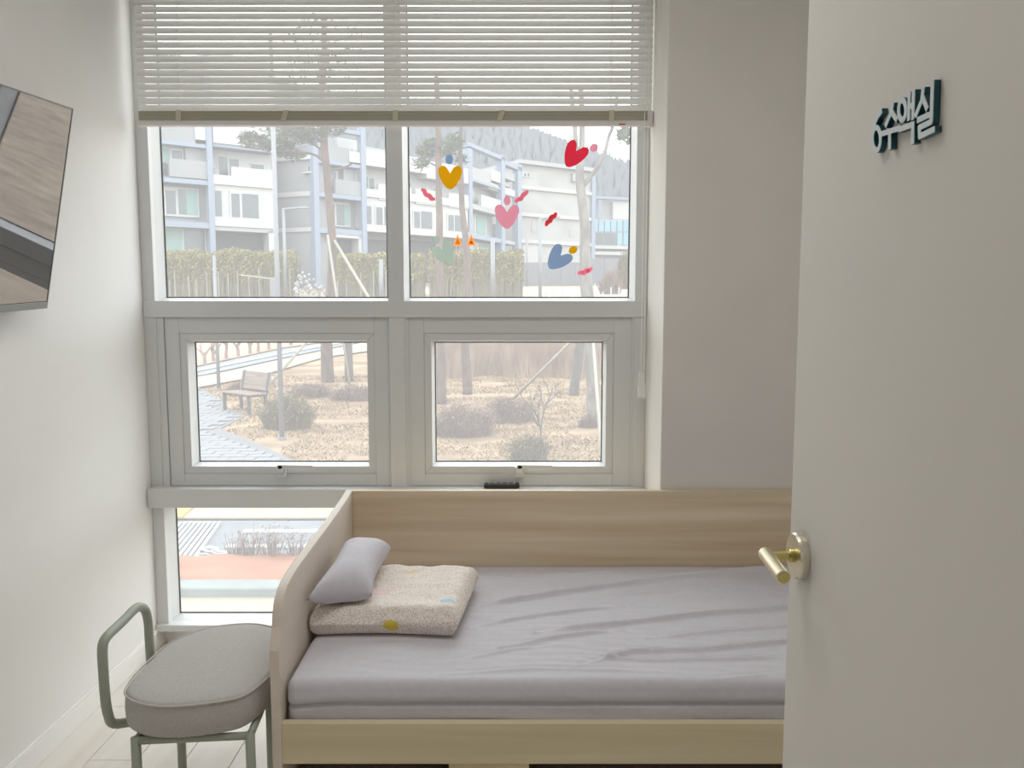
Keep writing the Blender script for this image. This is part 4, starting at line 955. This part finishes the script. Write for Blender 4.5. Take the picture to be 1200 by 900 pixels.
# ------------------------------------------------------------------ buildings
class Facade:
    def __init__(s, pxa, Ya, pxb, Yb):
        s.a = Vector(((pxa - 600) / FOC * Ya, Ya)); b = Vector(((pxb - 600) / FOC * Yb, Yb))
        # correct the x for the tilted camera: use the ray at the horizon row
        s.a = PY(pxa, 300, Ya).xy; b = PY(pxb, 300, Yb).xy; s.d = (b - s.a).normalized(); s.n = Vector((s.d.y, -s.d.x)); s.n = s.n if s.n.y < 0 else -s.n
    def uz(s, px, py):
        r = ray(px, py); den = r.x * s.n.x + r.y * s.n.y; t = (s.a.dot(s.n)) / den; P = CAM + r * t
        return (P.xy - s.a).dot(s.d), P.z
    def pt(s, u, z, o): q = s.a + s.d * u + s.n * o; return Vector((q.x, q.y, z))
    def box(s, b, px0, py0, px1, py1, o0, o1):
        u0 = s.uz(px0, (py0 + py1) / 2)[0]; u1 = s.uz(px1, (py0 + py1) / 2)[0]; z1 = s.uz((px0 + px1) / 2, py0)[1]; z0 = s.uz((px0 + px1) / 2, py1)[1]
        return b.prism([s.pt(u0, z0, o0), s.pt(u1, z0, o0), s.pt(u1, z1, o0), s.pt(u0, z1, o0)], Vector((s.n.x, s.n.y, 0)) * (o1 - o0))
def building(name, label, fac, spec):
    u, z = fac.uz(spec[0][2], 340); t = thing(name, fac.pt(u, G(fac.a.y), 0), label, 'building')
    win_ = None
    for nm, m, a, c, e, f_, o0, o1 in spec:
        if nm == 'pane' or nm == 'curtain': fac.box(MB(), a, c, e, f_, o0, o1).build(nm, M[m], win_ or t)
        else:
            o = fac.box(MB(), a, c, e, f_, o0, o1).build(nm, M[m], t)
            if nm == 'window': win_ = o
F1 = Facade(185, 53, 325, 57.6)
building('terraced_house', 'white and grey terraced house with blue steel posts at far left', F1, [
    ('wall', 'bldg', 150, 60, 247, 362, -9, -1.1), ('wall', 'bldw', 247, 60, 324, 218, -9, -1.3), ('wall', 'bldw', 247, 214, 322, 268, -9, -.1), ('wall', 'bldg', 247, 268, 324, 362, -9, -1.4),
    ('parapet', 'bldg', 150, 140, 229, 165, -1.1, -.1), ('parapet', 'bldw', 228.5, 140, 243, 164, -1.1, 0), ('beam', 'blue', 150, 164.5, 246, 169, -1.1, 0), ('beam', 'blue', 150, 208, 247, 213.5, -1.1, .05), ('beam', 'blue', 150, 258.5, 248, 265.5, -1.1, .05),
    ('parapet', 'bldg', 199, 187.5, 246, 208.5, -.3, -.02),
    ('wall_panel', 'bldgw', 221, 170, 245, 190, -1.1, -.7),
    ('window', 'bldw', 192, 170, 220, 191, -1.1, -1.0), ('pane', 'aqua', 193, 171, 203.5, 190.5, -1.02, -.98), ('pane', 'glassd', 206, 174, 218, 190, -1.02, -.98), ('balcony_door', 'glassd', 193, 188, 199, 202, -1.1, -.95),
    ('window', 'bldw', 196, 218, 237.5, 252.5, -1.1, -.9), ('pane', 'glassd', 198.5, 221.5, 210, 249.5, -.95, -.88), ('pane', 'glassd', 213, 220, 223, 250, -.95, -.88), ('curtain', 'aqua', 222.5, 220.5, 235.5, 250.5, -.95, -.87),
    ('window', 'bldw', 191, 266, 246, 304, -1.1, -.9), ('pane', 'aqua', 192, 268, 218, 303, -.95, -.88), ('pane', 'glassd', 220, 268, 244.5, 303, -.95, -.88),
    ('post', 'blue', 243, 60, 249.5, 350, -.4, .12),
    ('parapet', 'bldw', 249.5, 144, 330, 171.5, -1.3, .0), ('soffit_beam', 'blue', 250, 171, 322, 175, -1.3, -.1),
    ('balcony_door', 'glassd', 250.5, 178, 253.5, 204, -1.35, -1.25), ('air_conditioner', 'bldgw', 254.5, 195, 261, 206.5, -1.3, -.8),
    ('window', 'bldw', 260.5, 178.5, 289, 209, -1.4, -1.25), ('pane', 'glassd', 262.5, 180.5, 273.2, 208, -1.3, -1.22), ('pane', 'glassd', 276, 183.5, 286.5, 208, -1.3, -1.22), ('window', 'bldw', 300, 188, 317, 199, -1.4, -1.25), ('pane', 'glassd', 301.5, 190, 316, 198.5, -1.3, -1.22),
    ('parapet', 'bldw', 271.5, 197.5, 322, 217, -.25, .0), ('floor_edge', 'bldw', 250, 207.5, 322, 218.5, -1.3, .06),
    ('window', 'bldw', 251.5, 222, 261.5, 254, -.15, -.05), ('pane', 'glassd', 252.5, 223.5, 260, 253.5, -.08, -.03), ('window', 'bldw', 269.5, 225, 305, 256.5, -.15, -.02), ('pane', 'glassd', 271.5, 227, 281, 254.5, -.06, .0), ('pane', 'glassd', 284, 227.5, 303, 255.5, -.06, .0),
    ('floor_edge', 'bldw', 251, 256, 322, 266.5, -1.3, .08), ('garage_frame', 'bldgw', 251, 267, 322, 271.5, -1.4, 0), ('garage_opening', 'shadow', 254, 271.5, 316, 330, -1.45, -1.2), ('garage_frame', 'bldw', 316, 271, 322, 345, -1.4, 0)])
F2 = Facade(322, 60.5, 372, 59.2)
building('terraced_house', 'plain grey gable house between the two white terraces', F2, [
    ('wall', 'bldg', 323, 188, 372, 362, -10, 0), ('roof_edge', 'bldw', 321, 183.5, 368, 188.5, -10, .25), ('string_course', 'bldw', 323, 225, 372, 230.5, -.1, .12), ('string_course', 'bldw', 323, 267, 372, 272, -.1, .12),
    ('window', 'bldw', 361, 194, 368, 201.5, -.1, .08), ('pane', 'glassd', 362, 195, 367.5, 200.5, 0, .1), ('ledge', 'bldw', 357, 202, 369, 203.5, -.1, .3)])
F3 = Facade(371, 59, 550, 69.5)
building('terraced_house', 'long white terrace with blue posts behind the mullion', F3, [
    ('wall', 'bldg', 371, 172, 427, 362, -9, -1.1), ('wall', 'bldw', 426, 182, 549, 236, -9, -1.3), ('wall', 'bldw', 426, 234, 549, 272, -9, -.1), ('wall', 'bldg', 426, 270, 549, 362, -9, -1.4),
    ('penthouse', 'bldgw', 386, 156, 409.5, 176, -8, -2), ('penthouse', 'bldw', 409.5, 159.5, 437, 180, -8, -1.6), ('penthouse', 'bldgw', 437, 166, 480, 186, -8, -3),('penthouse', 'bldw', 480, 172, 500, 196, -8, -2.5),
    ('beam', 'blue', 373, 150.5, 427, 155, -.4, .1), ('parapet', 'bldg', 384, 171.5, 410, 191, -1.1, -.1), ('parapet', 'bldw', 409.5, 178, 424, 190.5, -1.1, 0), ('soffit_beam', 'blue', 373, 190, 424, 194, -1.1, .0),
    ('post', 'blue', 367.5, 148, 373.5, 350, -.4, .12), ('post', 'blue', 423.5, 150, 429, 350, -.4, .12),
    ('window', 'bldw', 385, 196, 405, 213, -1.15, -1.0), ('pane', 'glassd', 386, 197, 391.5, 213, -1.02, -.97), ('pane', 'glassd', 394, 199.5, 402.5, 211.5, -1.02, -.97), ('wall_panel', 'bldgw', 409, 197, 423, 212, -1.1, -.7),
    ('parapet', 'bldg', 393.5, 211.5, 424, 228.5, -.3, -.02), ('beam', 'blue', 373, 228, 428, 233, -1.1, .05), ('beam', 'blue', 373, 268.5, 429, 274.5, -1.1, .05),
    ('window', 'bldw', 374.5, 235, 383, 263.5, -1.15, -.9), ('pane', 'aqua', 376, 236.5, 382.5, 262.5, -.95, -.87), ('window', 'bldw', 389, 235.5, 418.5, 264.5, -1.15, -.9), ('pane', 'glassd', 391.5, 238, 400, 262.5, -.95, -.87), ('pane', 'glassd', 402.5, 238.5, 411, 263, -.95, -.87), ('curtain', 'aqua', 411, 239, 417, 263, -.95, -.86),
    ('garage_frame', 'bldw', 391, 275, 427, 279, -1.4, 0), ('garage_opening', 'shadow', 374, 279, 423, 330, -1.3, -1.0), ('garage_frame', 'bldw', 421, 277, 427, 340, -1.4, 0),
    ('parapet', 'bldw', 428.5, 180.5, 500, 198.5, -1.3, 0), ('parapet', 'bldw', 500, 194, 549, 212, -1.3, 0),
    ('window', 'bldw', 432, 203, 451, 228, -1.4, -1.25), ('pane', 'glassd', 434, 204.5, 442.5, 227, -1.3, -1.22), ('pane', 'glassd', 444.5, 207, 449.5, 227, -1.3, -1.22),
    ('window', 'bldw', 480, 210, 494, 232, -1.4, -1.25), ('pane', 'glassd', 481, 211.5, 485, 231, -1.3, -1.22), ('pane', 'glassd', 487.5, 212.5, 492.5, 231, -1.3, -1.22),
    ('window', 'bldw', 517.5, 219, 530, 238, -1.4, -1.25), ('pane', 'glassd', 519, 220, 523, 237, -1.3, -1.22), ('pane', 'glassd', 524.5, 221, 528, 237, -1.3, -1.22),
    ('parapet', 'bldw', 443.5, 217.5, 482, 236, -.25, 0), ('floor_edge', 'bldw', 429, 228, 549, 237, -1.3, .06), ('parapet', 'bldw', 487, 222.5, 513, 240, -.25, .02), ('parapet', 'bldw', 526, 227.5, 549, 244, -.25, .02),
    ('window', 'bldw', 429.5, 240.5, 437, 265.5, -.15, -.04), ('pane', 'glassd', 430.5, 241.5, 435.5, 264.5, -.06, -.01), ('window', 'bldw', 440, 241.5, 470, 267, -.15, -.04), ('pane', 'glassd', 441.5, 243, 448.5, 266, -.06, -.01), ('pane', 'glassd', 451, 243, 468, 266, -.06, -.01),
    ('window', 'bldw', 484.5, 246.5, 507.5, 271, -.15, -.04), ('pane', 'glassd', 486, 248, 492.2, 269, -.06, -.01), ('pane', 'glassd', 494, 248, 506.5, 269.5, -.06, -.01), ('window', 'bldw', 524.5, 250.5, 543, 273, -.15, -.04), ('pane', 'glassd', 526, 252, 532, 271.5, -.06, -.01), ('pane', 'glassd', 533.5, 252.5, 541.5, 271.5, -.06, -.01),
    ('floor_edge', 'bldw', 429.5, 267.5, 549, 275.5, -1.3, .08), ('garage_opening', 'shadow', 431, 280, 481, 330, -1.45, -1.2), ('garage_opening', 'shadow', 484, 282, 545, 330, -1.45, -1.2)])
F4 = Facade(549, 70, 609, 81)
building('terraced_house', 'white terrace unit inside open blue steel frames', F4, [
    ('wall', 'bldgw', 551, 200, 590, 362, -9, -1.1), ('wall', 'bldgw', 588, 206, 610, 362, -9, -1.8),
    ('post', 'blue', 549, 174.5, 553, 350, -.5, .1), ('post', 'blue', 587, 182, 591, 350, -.5, .1), ('post', 'blue', 606, 192.5, 610.5, 350, -.5, .1), ('post', 'blue', 549, 176, 552, 240, -9, -8.6),
    ('beam', 'blue', 549, 175.5, 590.5, 180, -.5, .1), ('beam', 'blue', 549, 183, 590.5, 186, -9, -8.7), ('beam', 'blue', 590, 192.5, 612, 197, -.5, .1),
    ('parapet', 'bldgw', 553, 199, 576, 215.5, -1.1, -.05), ('parapet', 'bldw', 575.5, 200, 588, 213, -1.1, 0), ('soffit_beam', 'blue', 553, 215, 588, 217.5, -1.1, 0),
    ('parapet', 'bldw', 575, 218, 606, 226, -1.4, -.2), ('parapet', 'bldgw', 590, 201, 606, 210, -1.4, -.2), ('parapet', 'bldw', 590, 212, 606, 217, -1.6, -.6),
    ('window', 'bldw', 554, 219, 568, 241, -1.2, -1.0), ('pane', 'glassd', 555.5, 220.5, 559, 240, -1.05, -.95), ('pane', 'glassd', 561.5, 222, 565.5, 240, -1.05, -.95),
    ('parapet', 'bldw', 564, 231.5, 588, 246, -.3, 0), ('floor_edge', 'bldgw', 553, 243, 588, 249, -1.1, .05),
    ('window', 'bldw', 561, 251, 580.5, 275, -1.2, -.9), ('pane', 'glassd', 562.5, 253, 567, 273.5, -.95, -.85), ('pane', 'aqua', 569, 253, 579, 274, -.95, -.85), ('window', 'bldw', 552.5, 251, 558, 274, -1.2, -.9), ('pane', 'glassd', 553.5, 252, 557, 273, -.95, -.85),
    ('beam', 'blue', 553, 277, 588, 282, -1.1, .05), ('window', 'bldw', 556, 284, 588, 306, -1.2, -.9), ('pane', 'aqua', 558.5, 286.5, 570, 305, -.95, -.85), ('pane', 'aqua', 572, 286.5, 585, 305, -.95, -.85),
    ('opening', 'glassd', 592, 262, 606, 282, -1.85, -1.7), ('opening', 'glassd', 592, 286, 606, 310, -1.85, -1.7), ('floor_edge', 'bldgw', 590, 282, 608, 286, -1.8, -.2)])
F5 = Facade(609, 85, 695, 90.5)
blk = [('wall', 'stone', 609, 196, 694, 362, -12, 0), ('roof_slab', 'bldgw', 606, 192.5, 696, 197, -12, .5), ('string_course', 'bldw', 609, 221.5, 694, 225.5, -.1, .25), ('string_course', 'bldw', 609, 252.3, 694, 256.3, -.1, .25), ('string_course', 'bldw', 609, 282.8, 694, 287, -.1, .25), ('post', 'blue', 691.5, 197, 695.5, 350, -.3, .3),
       ('window', 'bldw', 612, 202, 621, 208, -.1, .1), ('pane', 'glassd', 613.5, 203, 616, 207, 0, .12), ('pane', 'glassd', 617.5, 203, 620, 207, 0, .12), ('duct', 'bldgw', 669, 204, 675, 213, -.1, .4), ('panel', 'bldgw', 623, 260, 628, 272, -.1, .06), ('panel', 'bldgw', 667, 270, 673, 278, -.1, .06), ('panel', 'bldw', 612, 286, 630, 330, -.1, .06)]
building('gable_house', 'pale stone gable end with white string courses right of the pink heart', F5, blk)
F6 = Facade(690, 104, 790, 108)
gl = [('wall', 'bldgw', 690, 258, 800, 350, -10, -.1), ('upper_storey', 'bldgw', 697, 232, 800, 258, -9, -1), ('upper_storey', 'bldw', 720, 238, 800, 258, -9, -.4), ('beam', 'blue', 697, 232, 800, 235, -.6, 0), ('post', 'blue', 702, 234, 704.5, 258, -.6, 0)]
x = 694
while x < 790:
    gl += [('window', 'bldgw', x, 258.5, x + 6.6, 272, -.2, 0), ('pane', 'curtainwall', x + .5, 259, x + 6.2, 271.5, -.05, .05), ('window', 'bldgw', x, 272.5, x + 6.6, 288, -.2, 0), ('pane', 'curtainwall' if x > 722 else 'glassd', x + .5, 273, x + 6.2, 287.5, -.05, .05)]; x += 7.2
gl += [('slab', 'bldw', 690, 289, 800, 293, -.3, .8), ('slab', 'bldw', 690, 296, 800, 300, -.3, .8)]
building('office_building', 'low office building with aqua glass front at far right', F6, gl)
F7 = Facade(606, 62, 790, 64)
t = thing('site_hoarding', F7.pt(F7.uz(690, 335)[0], G(62), 0), 'plain grey hoarding wall below the stone gable', 'wall')
for k in range(9): F7.box(MB(), 606 + k * 17 + .25, 307.5 if k < 5 else 303, 606 + (k + 1) * 17 - .25, 350, -.1, 0).build('panel', M['greywall'], t)
struct(drape('upper_yard', gpoly((470, 350), (800, 350), (800, 343), (600, 341), (470, 346)) if False else [(-20, 46), (40, 46), (40, 60), (-5, 60)], M['pave'], .08))
# small posts at the yard edge
for k in range(10):
    px = 640 + k * 9.5; c = Vector((PY(px, 345, 47).x, 47, G(47))); o = MB().box((c.x - .04, c.y - .04, c.z - .1), (c.x + .04, c.y + .04, c.z + random.uniform(.5, 1.1))).build('bollard', M['bldw']); tag(o, ORD[k] + ' from the left of the thin white bollards along the yard edge', 'bollard', 'white bollards at the yard edge')
twigs('low_shrub', 'leafless shrub in the far yard right of the forked tree', 716, 346, 26, 34, 500, M['twigp'], .4, .05); twigs('low_shrub', 'pale green bush at the far right window edge', 736, 340, 26, 50, 700, M['twigg'], .3, .09)
# wooded hill
ridge = [(200, 70), (330, 100), (400, 118), (480, 128), (560, 140), (607, 152), (640, 164), (660, 174), (690, 190), (715, 200), (740, 206), (800, 214), (900, 230)]
def hz_(px):
    for (a, za), (b_, zb_) in zip(ridge, ridge[1:]):
        if px <= b_: return za + (zb_ - za) * (px - a) / (b_ - a)
    return ridge[-1][1]
b = MB(); nx, ny = 120, 24
for i in range(nx + 1):
    px = 200 + 700 * i / nx; top = PY(px, hz_(px) + 16, 300)
    for j in range(ny + 1):
        t_ = j / ny; y = 170 + 130 * t_; x = (px - 600) / FOC * 300 * (1 if True else 0); z = G(170) + (top.z - G(170)) * (math.sin(t_ * math.pi / 2) ** 1.2) + 5 * noise.noise(Vector((x * .02, y * .03, 0))) * math.sin(t_ * math.pi)
        b.v.append(Vector((top.x, y, z)))
for i in range(nx):
    for j in range(ny): q = i * (ny + 1) + j; b.f.append((q, q + ny + 1, q + ny + 2, q + 1))
for i in range(nx + 1): b.v.append(Vector((b.v[i * (ny + 1) + ny].x, 420, G(300))))
k0 = (nx + 1) * (ny + 1)
for i in range(nx): b.f.append((i * (ny + 1) + ny, (i + 1) * (ny + 1) + ny, k0 + i + 1, k0 + i))
struct(b.build('hill', M['hill'], smooth=True))
hv = list(b.v[:k0]); rnd = random.Random(3); tb = MB()
for _ in range(14000):
    i = rnd.randrange(nx); j = int((ny - 1) * rnd.random() ** .6); a = hv[i * (ny + 1) + j]; c = hv[(i + 1) * (ny + 1) + j + 1]; p = a.lerp(c, rnd.random()) + Vector((0, 0, -.5)); h = rnd.uniform(3, 6.5); w_ = rnd.uniform(.3, 1.1); dx = rnd.uniform(-1, 1)
    tb.add([p, p + Vector((dx - w_, 0, h * .7)), p + Vector((dx, 0, h)), p + Vector((dx + w_, 0, h * .65))], [(0, 1, 2, 3)])
tag(tb.build('hill_woodland', M['hilltree']), 'leafless woodland tinted pale grey for haze on the far hill', 'woodland', None, 'stuff')
